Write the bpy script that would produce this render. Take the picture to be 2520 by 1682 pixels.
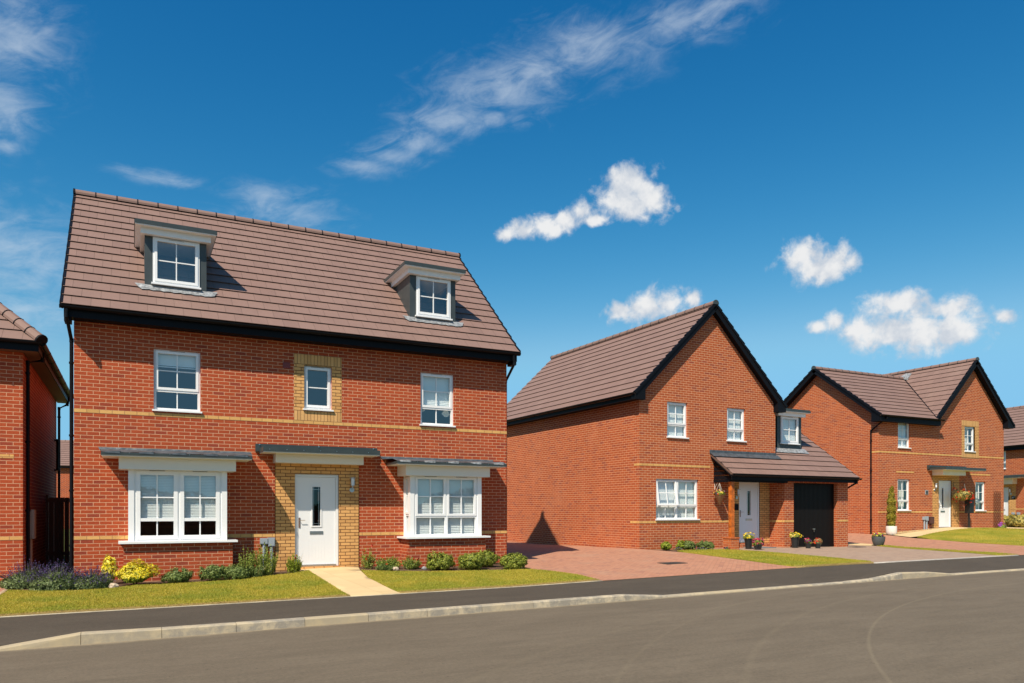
import bpy, math, random
import numpy as np
from mathutils import Vector, Matrix
from mathutils.geometry import tessellate_polygon
for o in list(bpy.data.objects): bpy.data.objects.remove(o)
SC = bpy.context.scene
C = SC.collection
R = math.radians
# ---------------------------------------------------------------- camera
cam = bpy.data.cameras.new('camera'); camo = bpy.data.objects.new('camera', cam); C.objects.link(camo)
cam.lens = 26.443; cam.sensor_width = 36; cam.shift_x = 0.0; cam.shift_y = 0.1651
cam.clip_start = .1; cam.clip_end = 5000
camo.location = (0, 0, 1.6); camo.rotation_euler = (R(90), 0, R(-26.85))
SC.camera = camo
SC.view_settings.view_transform = 'Standard'; SC.view_settings.look = 'None'
SC.view_settings.exposure = 0.45; SC.view_settings.gamma = 1; SC.view_settings.use_curve_mapping = False
# ---------------------------------------------------------------- node helpers
def nt_new(m):
    m.use_nodes = True; nt = m.node_tree; nt.nodes.clear(); return nt
def nd(nt, t, **k):
    n = nt.nodes.new(t)
    for a, b in k.items():
        if a.startswith('_'): setattr(n, a[1:], b)
        else:
            key = int(a[1:]) if a[0] == 'i' and a[1:].isdigit() else a.replace('__', ' ')
            if isinstance(b, bpy.types.NodeSocket): nt.links.new(b, n.inputs[key])
            else: n.inputs[key].default_value = b
    return n
def mth(nt, op, a, b=None, clamp=False):
    n = nt.nodes.new('ShaderNodeMath'); n.operation = op; n.use_clamp = clamp
    for i, x in enumerate((a, b)):
        if x is None: continue
        if isinstance(x, bpy.types.NodeSocket): nt.links.new(x, n.inputs[i])
        else: n.inputs[i].default_value = x
    return n.outputs[0]
def mixc(nt, f, a, b, mode='MIX'):
    n = nt.nodes.new('ShaderNodeMix'); n.data_type = 'RGBA'; n.blend_type = mode
    for i, x in ((0, f), (6, a), (7, b)):
        if isinstance(x, bpy.types.NodeSocket): nt.links.new(x, n.inputs[i])
        else: n.inputs[i].default_value = x if i == 0 else (tuple(x) + (1,))[:4]
    return n.outputs[2]
def ramp(nt, f, lo, hi, a=0., b=1.):
    n = nt.nodes.new('ShaderNodeMapRange'); n.interpolation_type = 'SMOOTHSTEP'
    nt.links.new(f, n.inputs[0])
    for i, x in enumerate((lo, hi, a, b)): n.inputs[i + 1].default_value = x
    return n.outputs[0]
# ---------------------------------------------------------------- sky
SUNV = Vector((-.66, -.52, 1.0)).normalized()      # towards the sun
W = bpy.data.worlds.new('World'); SC.world = W; W.use_nodes = True
nt = W.node_tree; nt.nodes.clear()
sky = nd(nt, 'ShaderNodeTexSky', _sky_type='NISHITA', _sun_disc=False, _sun_elevation=math.asin(SUNV.z), _sun_rotation=math.atan2(SUNV.x, SUNV.y), _air_density=1.0, _dust_density=.25, _ozone_density=2.5, _altitude=100)
tc = nd(nt, 'ShaderNodeTexCoord'); dirv = tc.outputs['Generated']
sp = nd(nt, 'ShaderNodeSeparateXYZ', i0=dirv)
az = mth(nt, 'ARCTAN2', sp.outputs[0], sp.outputs[1]); el = mth(nt, 'ARCSINE', sp.outputs[2])
ae = nd(nt, 'ShaderNodeCombineXYZ', i0=az, i1=el).outputs[0]
def lobes(L):
    cur = None
    for a, e, ra, re in L:
        v = nd(nt, 'ShaderNodeVectorMath', _operation='SUBTRACT', i0=ae, i1=(a, e, 0)).outputs[0]
        v = nd(nt, 'ShaderNodeVectorMath', _operation='DIVIDE', i0=v, i1=(ra, re, 1)).outputs[0]
        l = nd(nt, 'ShaderNodeVectorMath', _operation='LENGTH', i0=v).outputs['Value']
        f = mth(nt, 'SUBTRACT', 1.0, l)
        cur = f if cur is None else mth(nt, 'SMOOTH_MAX', cur, f)
        if cur.node.operation == 'SMOOTH_MAX': cur.node.inputs[2].default_value = .4
    return cur
CUM = [(0.6235, 0.4067, 0.0304, 0.0205), (0.6524, 0.3864, 0.026, 0.0172), (0.6023, 0.3855, 0.0306, 0.0173), (0.6246, 0.3844, 0.0471, 0.0173), (0.5398, 0.3668, 0.0231, 0.014), (0.5145, 0.3612, 0.0232, 0.015), (0.4821, 0.3568, 0.0227, 0.0104), (0.4627, 0.3525, 0.0151, 0.0081), (0.5602, 0.3752, 0.015, 0.013), (0.5795, 0.3666, 0.0266, 0.0065), (0.8391, 0.3063, 0.0233, 0.02), (0.855, 0.2903, 0.0374, 0.0155), (0.8784, 0.2935, 0.0216, 0.0172), (0.8915, 0.2919, 0.0116, 0.0117), (0.9377, 0.2383, 0.0346, 0.0154), (0.9948, 0.2281, 0.0223, 0.0141), (0.9229, 0.2123, 0.036, 0.0185), (0.9735, 0.2047, 0.0522, 0.0208), (1.0056, 0.2006, 0.0275, 0.0151), (0.8757, 0.2277, 0.0109, 0.0136), (0.8541, 0.2225, 0.012, 0.0067), (1.0495, 0.2126, 0.0127, 0.0086), (.935, .205, .04, .014), (1.012, .207, .035, .014), (.9, .216, .024, .013), (0.6161, 0.2546, 0.02, 0.014), (0.645, 0.2609, 0.025, 0.0198), (0.6763, 0.2643, 0.0267, 0.0172), (0.702, 0.2678, 0.0138, 0.0107),
 # clouds elsewhere in the sky, seen only in window glass
 (2.6, .35, .2, .07), (-2.9, .3, .25, .08), (-2.2, .45, .2, .06), (1.9, .3, .2, .06)]
CIR = [(0.1748, 0.3641, 0.075, 0.028), (0.1503, 0.3794, 0.0445, 0.0176), (0.2765, 0.4222, 0.0472, 0.0132), (0.3397, 0.4523, 0.0534, 0.0172), (0.4524, 0.5106, 0.0917, 0.0323), (0.5709, 0.5485, 0.1054, 0.0345), (0.702, 0.5653, 0.085, 0.0222), (0.4362, 0.4812, 0.0756, 0.0147), (0.0337, 0.3808, 0.05, 0.0084), (-0.1216, 0.486, 0.06, 0.06), (-0.1253, 0.4198, 0.035, 0.04), (-0.1216, 0.3828, 0.0151, 0.0077), (-0.1066, 0.2727, 0.09, 0.06), (-0.1066, 0.2216, 0.0592, 0.0257), (0.7425, 0.5754, 0.059, 0.0145), (.385, .478, .07, .02), (.31, .436, .055, .014), (.50, .528, .07, .02)]
cum = lobes([(a, e, ra * 1.28, re * 1.34) for a, e, ra, re in CUM]); cir = lobes(CIR)
n1 = nd(nt, 'ShaderNodeTexNoise', Vector=dirv, Scale=42., Detail=6., Roughness=.55, Distortion=.3).outputs[0]
n2 = nd(nt, 'ShaderNodeTexNoise', Vector=dirv, Scale=150., Detail=4., Roughness=.6).outputs[0]
cf = mth(nt, 'ADD', mth(nt, 'MULTIPLY', cum, 1.55), mth(nt, 'MULTIPLY', mth(nt, 'SUBTRACT', n1, .5), 3.0))
cf = mth(nt, 'ADD', cf, mth(nt, 'MULTIPLY', mth(nt, 'SUBTRACT', n2, .5), .7))
ca = ramp(nt, cf, -.15, 1.15)
# streaky high cloud: noise stretched along one direction of the sky
rot = nd(nt, 'ShaderNodeVectorRotate', _rotation_type='Z_AXIS', Vector=ae, Angle=R(-12)).outputs[0]
st = nd(nt, 'ShaderNodeVectorMath', _operation='MULTIPLY', i0=rot, i1=(1, 2.4, 1)).outputs[0]
n3 = nd(nt, 'ShaderNodeTexNoise', Vector=st, Scale=13., Detail=9., Roughness=.6, Distortion=1.4).outputs[0]
n4 = nd(nt, 'ShaderNodeTexNoise', Vector=st, Scale=60., Detail=6., Roughness=.6, Distortion=.8).outputs[0]
ci = mth(nt, 'ADD', mth(nt, 'MULTIPLY', cir, .85), mth(nt, 'MULTIPLY', mth(nt, 'SUBTRACT', n3, .47), 2.6))
ci = mth(nt, 'ADD', ci, mth(nt, 'MULTIPLY', mth(nt, 'SUBTRACT', n4, .5), .7))
cia = mth(nt, 'MULTIPLY', ramp(nt, ci, -.3, 1.7), ramp(nt, cir, -1.1, .8))
cia = mth(nt, 'MULTIPLY', cia, .52)
n5 = nd(nt, 'ShaderNodeTexNoise', Vector=dirv, Scale=34., Detail=4., Roughness=.55).outputs[0]
br = ramp(nt, mth(nt, 'ADD', mth(nt, 'MULTIPLY', cf, .16), n5), .48, .82)
ccol = mixc(nt, br, (4.1, 4.5, 5.05), (6.0, 6.05, 6.1))
skc = nd(nt, 'ShaderNodeHueSaturation', i0=.5, i1=1.16, i2=1.0, Color=sky.outputs[0]).outputs[0]
skc = mixc(nt, 1., skc, (.62, 1.0, 1.22), 'MULTIPLY')
# polarised, deep blue overhead and pale towards the horizon: one power curve per channel
sk = nd(nt, 'ShaderNodeSeparateColor', i0=skc); ch = []
for i_, (p_, a_, mx_) in enumerate(((2.65, 47., .17), (1.30, 1.36, .40), (.94, .716, .60))):
    q_ = mth(nt, 'MULTIPLY', mth(nt, 'POWER', mth(nt, 'MULTIPLY', sk.outputs[i_], .1), p_), a_ * 10)
    mn_ = mth(nt, 'SMOOTH_MIN', q_, mx_ * 10); mn_.node.inputs[2].default_value = .8; ch.append(mn_)
skc = nd(nt, 'ShaderNodeCombineColor', i0=ch[0], i1=ch[1], i2=ch[2]).outputs[0]
c = mixc(nt, cia, skc, (4.6, 5.2, 5.8))
c = mixc(nt, ca, c, ccol)
bg = nd(nt, 'ShaderNodeBackground', Color=c, Strength=.1035)
nt.links.new(bg.outputs[0], nd(nt, 'ShaderNodeOutputWorld').inputs[0])
W.cycles.sampling_method = 'MANUAL'; W.cycles.sample_map_resolution = 512
# ---------------------------------------------------------------- sun
sun = bpy.data.lights.new('sun', 'SUN'); suno = bpy.data.objects.new('sun', sun); C.objects.link(suno)
sun.energy = 4.8; sun.angle = R(.53); sun.color = (1, .90, .74)
suno.rotation_euler = SUNV.to_track_quat('Z', 'Y').to_euler(); suno.location = (-20, -20, 30)
# ---------------------------------------------------------------- materials
MATS = {}
def mat(name, col=(.5, .5, .5), rough=.6, spec=.5, metal=0., noise=None, bump=None):
    m = bpy.data.materials.new(name); nt = nt_new(m)
    b = nd(nt, 'ShaderNodeBsdfPrincipled', Roughness=rough, Metallic=metal); b.inputs['Specular IOR Level'].default_value = spec
    b.inputs['Base Color'].default_value = (*col, 1)
    if noise:
        sc, amt = noise
        n = nd(nt, 'ShaderNodeTexNoise', Vector=nd(nt, 'ShaderNodeTexCoord').outputs['Object'], Scale=sc, Detail=6., Roughness=.65).outputs[0]
        k = ramp(nt, n, .3, .7)
        nt.links.new(mixc(nt, k, [x * (1 - amt) for x in col], [min(1, x * (1 + amt)) for x in col]), b.inputs['Base Color'])
    if bump:
        sc, dist = bump
        n = nd(nt, 'ShaderNodeTexNoise', Vector=nd(nt, 'ShaderNodeTexCoord').outputs['Object'], Scale=sc, Detail=4.).outputs[0]
        nt.links.new(nd(nt, 'ShaderNodeBump', Strength=1., Distance=dist, Height=n).outputs[0], b.inputs['Normal'])
    nt.links.new(b.outputs[0], nd(nt, 'ShaderNodeOutputMaterial').inputs[0])
    MATS[name] = m; return m
def blocks(name, c1, c2, c3, mortar, w, h, ms, off=.5, voff=0., rough=.85, bumpd=.006, swap=False, stain=.25, dirt=None, mfine=.5, smooth=.15):
    """bricks, tiles or paving laid out on the UV map (in metres)"""
    m = bpy.data.materials.new(name); nt = nt_new(m)
    uv = nd(nt, 'ShaderNodeTexCoord').outputs['UV']
    obc = nd(nt, 'ShaderNodeTexCoord').outputs['Object']
    mp = nd(nt, 'ShaderNodeVectorMath', _operation='ADD', i0=uv, i1=(100 * w, voff + 100 * h * 2, 0)).outputs[0]
    if swap: mp = nd(nt, 'ShaderNodeVectorRotate', _rotation_type='Z_AXIS', Vector=uv, Angle=R(90)).outputs[0]
    if mfine:
        wn = nd(nt, 'ShaderNodeTexNoise', Vector=obc, Scale=16., Detail=3.).outputs['Color']
        wv = nd(nt, 'ShaderNodeVectorMath', _operation='SUBTRACT', i0=wn, i1=(.5, .5, .5)).outputs[0]
        wv = nd(nt, 'ShaderNodeVectorMath', _operation='SCALE', i0=wv, Scale=.012 * mfine).outputs[0]
        mp = nd(nt, 'ShaderNodeVectorMath', _operation='ADD', i0=mp, i1=wv).outputs[0]
    def bt(a, b, mo, bias=0.):
        n = nd(nt, 'ShaderNodeTexBrick', Vector=mp, Scale=1., Color1=(*a, 1), Color2=(*b, 1), Mortar=(*mo, 1))
        n.offset = off; n.inputs['Mortar Size'].default_value = ms; n.inputs['Mortar Smooth'].default_value = smooth
        n.inputs['Brick Width'].default_value = w; n.inputs['Row Height'].default_value = h; n.inputs['Bias'].default_value = bias
        return n
    B = bt(c1, c2, mortar)
    # one random grey per brick, stretched so that only a few bricks turn dark
    rnd = bt((0, 0, 0), (1, 1, 1), (0, 0, 0)).outputs[0]
    few = ramp(nt, nd(nt, 'ShaderNodeSeparateColor', i0=rnd).outputs[0], .78, 1.)
    n = nd(nt, 'ShaderNodeTexNoise', Vector=obc, Scale=2.2, Detail=5., Roughness=.6).outputs[0]
    nf = nd(nt, 'ShaderNodeTexNoise', Vector=obc, Scale=38., Detail=4., Roughness=.7).outputs[0]
    notm = mth(nt, 'SUBTRACT', 1., B.outputs['Fac'])
    col = mixc(nt, mth(nt, 'MULTIPLY', mth(nt, 'MULTIPLY', few, notm), .6), B.outputs[0], c3)
    hsv = nd(nt, 'ShaderNodeHueSaturation', i0=.5, i1=1., Color=col)
    v = mth(nt, 'ADD', 1 - stain, mth(nt, 'MULTIPLY', mth(nt, 'ADD', n, nf), stain))
    nt.links.new(v, hsv.inputs['Value']); col = hsv.outputs[0]
    if dirt:
        dn = nd(nt, 'ShaderNodeTexNoise', Vector=obc, Scale=.7, Detail=6., Roughness=.7).outputs[0]
        col = mixc(nt, mth(nt, 'MULTIPLY', ramp(nt, dn, .5, .75), dirt[1]), col, dirt[0])
    b = nd(nt, 'ShaderNodeBsdfPrincipled', Roughness=rough); b.inputs['Specular IOR Level'].default_value = .25
    nt.links.new(col, b.inputs['Base Color'])
    hh = mth(nt, 'ADD', notm, mth(nt, 'MULTIPLY', nf, .5))
    nt.links.new(nd(nt, 'ShaderNodeBump', Strength=.8, Distance=bumpd, Height=hh).outputs[0], b.inputs['Normal'])
    nt.links.new(b.outputs[0], nd(nt, 'ShaderNodeOutputMaterial').inputs[0])
    MATS[name] = m; return m
BW, BH, BV = .225, .075, -(1.0125 % .075)
M_RED = blocks('red_brick', (.41, .072, .022), (.34, .056, .019), (.24, .045, .028), (.64, .34, .20), BW, BH, .0062, voff=BV, bumpd=.011, stain=.36, dirt=((.24, .06, .03), .25))
M_ORA = blocks('orange_red_brick', (.43, .097, .029), (.355, .073, .024), (.25, .058, .036), (.68, .38, .22), BW, BH, .0066, voff=0., bumpd=.011, stain=.34, dirt=((.56, .25, .14), .22))
M_YEL = blocks('yellow_brick', (.68, .37, .135), (.60, .315, .11), (.47, .235, .085), (.13, .055, .025), BW, BH, .0068, voff=BV)
M_BAND = blocks('yellow_band_brick', (.68, .385, .13), (.61, .33, .11), (.53, .30, .10), (.34, .17, .08), BW, BH, .005, voff=BV, off=.5)
M_BANDO = blocks('yellow_band_brick', (.68, .385, .13), (.61, .33, .11), (.53, .30, .10), (.34, .17, .08), BW, BH, .005, voff=0., off=.5)
M_SOLD = blocks('yellow_soldier_brick', (.68, .385, .15), (.60, .33, .125), (.50, .27, .10), (.20, .09, .04), .075, .225, .005, off=0., voff=0)
M_TILE = blocks('roof_tile', (.225, .140, .116), (.213, .132, .110), (.20, .124, .104), (.12, .075, .06), .335, .345, .0035, rough=.62, bumpd=.002, stain=.26, mfine=0, voff=0, dirt=((.30, .21, .17), .25))
M_PAVR = blocks('red_block_paving', (.44, .215, .135), (.39, .18, .11), (.31, .155, .115), (.32, .165, .105), .2, .1, .004, stain=.25, bumpd=.003, dirt=((.40, .25, .17), .6))
M_PAVG = blocks('grey_block_paving', (.37, .26, .19), (.33, .23, .17), (.27, .19, .15), (.27, .19, .14), .2, .1, .004, stain=.22, bumpd=.003, dirt=((.33, .26, .2), .6))
M_SLAB = blocks('cream_slab', (.62, .46, .25), (.60, .44, .235), (.56, .41, .22), (.45, .32, .17), .6, .6, .004, off=0., stain=.14, bumpd=.002, mfine=.2)
M_FENCE = blocks('fence_board', (.30, .085, .03), (.25, .07, .025), (.2, .05, .02), (.05, .015, .01), .12, 3., .006, off=0., stain=.2, bumpd=.01)
M_WHITE = mat('white_plastic', (.80, .80, .80), .3)
M_DOORW = mat('white_door', (.78, .78, .79), .35)
M_CREAM = mat('cream_soffit', (.74, .71, .64), .45)
M_BLACK = mat('black_plastic', (.006, .006, .008), .45, .13)
M_BLACKM = mat('black_board', (.006, .007, .010), .5, .10)
M_ANTH = mat('anthracite_cladding', (.042, .052, .054), .45, noise=(3, .12))
M_CANT = mat('grey_canopy_metal', (.038, .047, .046), .35, noise=(6, .12))
M_LEAD = mat('lead_flashing', (.085, .10, .115), .5, .5, .3, noise=(7, .3), bump=(7, .01))
M_LEADP = mat('pale_lead', (.27, .28, .29), .5, .5, .2, noise=(14, .45), bump=(20, .01))
M_CHROME = mat('brushed_steel', (.55, .53, .50), .3, .5, 1.)
M_BROWNM = mat('tarnished_handle', (.30, .20, .16), .35, .5, .6)
M_SLOT = mat('vent_slot', (.32, .32, .33), .5)
M_BLIND = mat('blind_fabric', (.82, .84, .83), .7)
M_CURT = mat('curtain_cloth', (.62, .60, .52), .9, noise=(8, .1))
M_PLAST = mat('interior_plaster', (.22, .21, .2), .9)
M_GREYBOX = mat('grey_meter_box', (.30, .34, .38), .45)
M_BROWNBOX = mat('brown_meter_box', (.085, .03, .022), .4)
M_BEIGE = mat('beige_conduit', (.32, .25, .19), .5)
M_REDV = mat('red_vent', (.20, .022, .015), .4)
M_WOOD = mat('orange_timber', (.44, .11, .012), .55, noise=(7, .45), bump=(30, .003))
M_TRELL = mat('brown_trellis_timber', (.13, .045, .02), .7)
M_GARAGE = mat('black_garage_steel', (.006, .005, .005), .42, .16)
M_POT = mat('black_pot', (.015, .018, .020), .4)
M_POTG = mat('grey_pot', (.075, .083, .088), .55, noise=(8, .1))
M_POTW = mat('white_pot', (.66, .61, .55), .55)
M_RATTAN = mat('rattan', (.36, .2, .10), .8, noise=(60, .4), bump=(90, .01))
M_STONE = mat('pale_stone', (.48, .38, .27), .9, noise=(9, .3), bump=(12, .02))
M_GRAVEL = mat('gravel', (.52, .36, .18), .9, noise=(40, .35), bump=(45, .05))
M_IRON = mat('cast_iron', (.05, .045, .04), .6, noise=(20, .3))
M_MAILB = mat('black_mailbox_steel', (.012, .011, .011), .4)
M_LAMPG = mat('frosted_lamp_glass', (.72, .75, .80), .25)
M_STEM = mat('brown_stem', (.10, .06, .03), .9)
M_KERB = mat('kerb_concrete', (.47, .40, .28), .9, noise=(3.2, .28), bump=(40, .004))
M_TXT = mat('plaque_digits', (.75, .77, .78), .5)
M_RENDER = mat('far_brick', (.33, .09, .04), .9)
# glass: partly mirrors the sky, partly shows the room behind
def glass(name, tint, base):
    m = bpy.data.materials.new(name); nt = nt_new(m)
    ge = nd(nt, 'ShaderNodeNewGeometry')
    dt = nd(nt, 'ShaderNodeVectorMath', _operation='DOT_PRODUCT', i0=ge.outputs['Incoming'], i1=ge.outputs['Normal']).outputs['Value']
    f = mth(nt, 'ADD', mth(nt, 'MULTIPLY', mth(nt, 'POWER', mth(nt, 'SUBTRACT', 1., mth(nt, 'ABSOLUTE', dt)), 4.), .85), base, True)
    t = nd(nt, 'ShaderNodeBsdfTransparent', Color=(*tint, 1)); g = nd(nt, 'ShaderNodeBsdfGlossy', Roughness=.0, Color=(.95, .97, 1, 1))
    mx = nd(nt, 'ShaderNodeMixShader', i0=f, i1=t.outputs[0], i2=g.outputs[0])
    nt.links.new(mx.outputs[0], nd(nt, 'ShaderNodeOutputMaterial').inputs[0]); return m
M_GLASS = glass('window_glass', (.92, .95, .95), .13)
M_DGLASS = glass('door_glass', (.25, .27, .28), .06)
# asphalt
def asphalt(name, col, col2, sc=1.):
    m = bpy.data.materials.new(name); nt = nt_new(m)
    oc = nd(nt, 'ShaderNodeTexCoord').outputs['Object']
    v2 = nd(nt, 'ShaderNodeVectorMath', _operation='MULTIPLY', i0=oc, i1=(.5, 1.6, 1)).outputs[0]
    a = nd(nt, 'ShaderNodeTexNoise', Vector=v2, Scale=.9 * sc, Detail=7., Roughness=.62, Distortion=.4).outputs[0]
    b_ = nd(nt, 'ShaderNodeTexNoise', Vector=oc, Scale=90., Detail=3., Roughness=.8).outputs[0]
    s = nd(nt, 'ShaderNodeTexVoronoi', Vector=oc, Scale=42.).outputs['Distance']
    k = mth(nt, 'ADD', mth(nt, 'MULTIPLY', ramp(nt, a, .3, .7), .6), mth(nt, 'MULTIPLY', mth(nt, 'SUBTRACT', b_, .3), .9))
    cc = mixc(nt, k, col, col2)
    cc = mixc(nt, ramp(nt, s, .05, .16, .35, 0.), cc, [x * 1.5 for x in col2])
    g1 = nd(nt, 'ShaderNodeTexNoise', Vector=oc, Scale=26., Detail=2., Roughness=.9).outputs[0]
    g2 = nd(nt, 'ShaderNodeTexNoise', Vector=nd(nt, 'ShaderNodeVectorMath', _operation='MULTIPLY', i0=oc, i1=(.3, 1.2, 1)).outputs[0], Scale=5., Detail=6., Roughness=.7).outputs[0]
    hv = nd(nt, 'ShaderNodeHueSaturation', i0=.5, i1=1., Color=cc)
    nt.links.new(mth(nt, 'ADD', .375, mth(nt, 'ADD', mth(nt, 'MULTIPLY', g1, .75), mth(nt, 'MULTIPLY', g2, .5))), hv.inputs['Value']); cc = hv.outputs[0]
    sp = nd(nt, 'ShaderNodeTexVoronoi', Vector=oc, Scale=5.5).outputs['Distance']
    cc = mixc(nt, ramp(nt, sp, .035, .075, .8, 0.), cc, [x * .35 for x in col])
    b = nd(nt, 'ShaderNodeBsdfPrincipled', Roughness=.88); b.inputs['Specular IOR Level'].default_value = .3
    nt.links.new(cc, b.inputs['Base Color'])
    nt.links.new(nd(nt, 'ShaderNodeBump', Strength=.6, Distance=.006, Height=b_).outputs[0], b.inputs['Normal'])
    nt.links.new(b.outputs[0], nd(nt, 'ShaderNodeOutputMaterial').inputs[0]); return m, nt, b, cc
M_ROAD, _nt, _b, _cc = asphalt('road_asphalt', (.118, .093, .064), (.150, .119, .083))
# faint pale turning arcs left by tyres on the road
_g = nd(_nt, 'ShaderNodeTexCoord').outputs['Object']
for cx, cy, r0, w_, k_ in ((16., -4.88, 13.66, .035, .22), (15.6, -5.6, 15.1, .07, .10), (15.9, -5.4, 16.3, .05, .08), (14., -9., 19., .09, .07)):
    l = nd(_nt, 'ShaderNodeVectorMath', _operation='LENGTH', i0=nd(_nt, 'ShaderNodeVectorMath', _operation='SUBTRACT', i0=_g, i1=(cx, cy, 0)).outputs[0]).outputs['Value']
    d_ = mth(_nt, 'ABSOLUTE', mth(_nt, 'SUBTRACT', l, r0))
    _cc = mixc(_nt, ramp(_nt, d_, 0., w_, k_, 0.), _cc, (.27, .22, .14))
_y = nd(_nt, 'ShaderNodeSeparateXYZ', i0=_g).outputs[1]
_n = nd(_nt, 'ShaderNodeTexNoise', Vector=_g, Scale=3., Detail=6., Roughness=.75).outputs[0]
_cc = mixc(_nt, mth(_nt, 'MULTIPLY', ramp(_nt, mth(_nt, 'ADD', _y, mth(_nt, 'MULTIPLY', _n, .25)), 10.62, 10.80), .55), _cc, (.34, .27, .17))
_nt.links.new(_cc, _b.inputs['Base Color'])
M_PAVE = asphalt('pavement_asphalt', (.060, .048, .035), (.080, .064, .047))[0]
def soilmat(name, a, b2, sc, bd):
    m = bpy.data.materials.new(name); nt = nt_new(m)
    oc = nd(nt, 'ShaderNodeTexCoord').outputs['Object']
    n = nd(nt, 'ShaderNodeTexNoise', Vector=oc, Scale=sc, Detail=8., Roughness=.75).outputs[0]
    n_ = nd(nt, 'ShaderNodeTexNoise', Vector=oc, Scale=1.3, Detail=4.).outputs[0]
    k = mth(nt, 'ADD', ramp(nt, n, .3, .7), mth(nt, 'MULTIPLY', mth(nt, 'SUBTRACT', n_, .5), 1.2), True)
    b = nd(nt, 'ShaderNodeBsdfPrincipled', Roughness=.95); b.inputs['Specular IOR Level'].default_value = .1
    nt.links.new(mixc(nt, k, a, b2), b.inputs['Base Color'])
    nt.links.new(nd(nt, 'ShaderNodeBump', Strength=1., Distance=bd, Height=n).outputs[0], b.inputs['Normal'])
    nt.links.new(b.outputs[0], nd(nt, 'ShaderNodeOutputMaterial').inputs[0]); return m
M_SOIL = soilmat('garden_soil', (.07, .04, .025), (.17, .11, .075), 26., .04)
M_LAWN = soilmat('lawn_turf', (.20, .20, .014), (.42, .35, .05), 45., .03)
M_FIELD = soilmat('field_grass', (.10, .12, .03), (.2, .19, .06), 3., .1)
def leafmat(name, cols, rough=.5, trans=.25):
    """cols: list of colours picked at random per leaf"""
    m = bpy.data.materials.new(name); nt = nt_new(m)
    r = nd(nt, 'ShaderNodeNewGeometry').outputs['Random Per Island']
    cr = nd(nt, 'ShaderNodeValToRGB', i0=r); e = cr.color_ramp; e.interpolation = 'CONSTANT' if len(cols) > 3 else 'LINEAR'
    while len(e.elements) > 1: e.elements.remove(e.elements[0])
    e.elements[0].position = 0; e.elements[0].color = (*cols[0], 1)
    for i, c_ in enumerate(cols[1:], 1):
        x = e.elements.new(i / len(cols) if len(cols) > 3 else i / (len(cols) - 1)); x.color = (*c_, 1)
    b = nd(nt, 'ShaderNodeBsdfPrincipled', Roughness=rough); nt.links.new(cr.outputs[0], b.inputs['Base Color']); b.inputs['Specular IOR Level'].default_value = .25
    t = nd(nt, 'ShaderNodeBsdfTranslucent'); nt.links.new(cr.outputs[0], t.inputs[0])
    mx = nd(nt, 'ShaderNodeMixShader', i0=trans, i1=b.outputs[0], i2=t.outputs[0])
    nt.links.new(mx.outputs[0], nd(nt, 'ShaderNodeOutputMaterial').inputs[0]); return m
M_GRASS = leafmat('grass_blades', [(.20, .24, .012), (.38, .36, .03), (.56, .47, .09)])
def patchy(m, a, b, sc=.9):
    nt = m.node_tree; oc = nd(nt, 'ShaderNodeTexCoord').outputs['Object']
    n = nd(nt, 'ShaderNodeTexNoise', Vector=oc, Scale=sc, Detail=5., Roughness=.65).outputs[0]
    k = ramp(nt, n, .36, .62)
    ey = mth(nt, 'ADD', nd(nt, 'ShaderNodeSeparateXYZ', i0=oc).outputs[1], mth(nt, 'MULTIPLY', n, .35)); edge = ramp(nt, ey, 12.78, 12.95, .8, 0.)   # turf dried out along the pavement
    for nm in ('ShaderNodeBsdfPrincipled', 'ShaderNodeBsdfTranslucent'):
        for x in nt.nodes:
            if x.bl_idname == nm:
                src = x.inputs[0].links[0].from_socket
                nt.links.new(mixc(nt, edge, mixc(nt, 1., src, mixc(nt, k, a, b), 'MULTIPLY'), (.42, .28, .12)), x.inputs[0])
patchy(M_GRASS, (.80, .88, .9), (1.14, 1.02, 1.15)); patchy(M_LAWN, (.78, .86, .9), (1.08, .97, 1.1))
M_BOX = leafmat('box_leaf', [(.09, .13, .015), (.20, .24, .03), (.42, .42, .07)])
M_HEBE = leafmat('hebe_leaf', [(.07, .11, .025), (.15, .20, .05), (.27, .33, .10)])
M_HERB = leafmat('herb_leaf', [(.10, .15, .025), (.22, .28, .045), (.38, .42, .09)])
M_GOLD = leafmat('golden_leaf', [(.75, .58, .02), (.85, .70, .03), (.65, .55, .04), (.85, .72, .12), (.35, .34, .03)])
M_GOLDH = leafmat('golden_hedge_leaf', [(.42, .33, .08), (.30, .24, .05), (.10, .11, .03), (.5, .42, .14)])
M_LIME = leafmat('lime_leaf', [(.22, .28, .02), (.32, .38, .04), (.12, .16, .02)])
M_LAV = leafmat('lavender_leaf', [(.10, .14, .055), (.20, .25, .09), (.07, .10, .04)])
M_LAVF = leafmat('lavender_flower', [(.045, .03, .10), (.09, .06, .16), (.03, .025, .06)], trans=.1)
M_YEW = leafmat('yew_leaf', [(.13, .13, .012), (.24, .20, .02), (.48, .38, .05)])
M_STRAW = leafmat('straw_stem', [(.35, .28, .12), (.25, .22, .08), (.45, .38, .2)])
M_PETR = leafmat('red_petal', [(.55, .02, .015), (.6, .08, .02), (.40, .01, .02)])
M_PETM = leafmat('magenta_red_petal', [(.45, .02, .03), (.36, .02, .07), (.08, .02, .10), (.55, .12, .14), (.12, .01, .03)])
M_PETY = leafmat('yellow_petal', [(.75, .55, .01), (.8, .65, .04), (.7, .6, .2), (.18, .02, .02), (.75, .5, .01)])
M_PETX = leafmat('mixed_petal', [(.75, .6, .03), (.12, .02, .2), (.6, .03, .02), (.7, .65, .1), (.6, .15, .02), (.10, .02, .15)])
M_PETP = leafmat('purple_petal', [(.28, .05, .32), (.4, .1, .42), (.15, .03, .2)])
M_PURP = leafmat('violet_petal', [(.05, .02, .15), (.1, .04, .22), (.03, .02, .08)])
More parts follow.
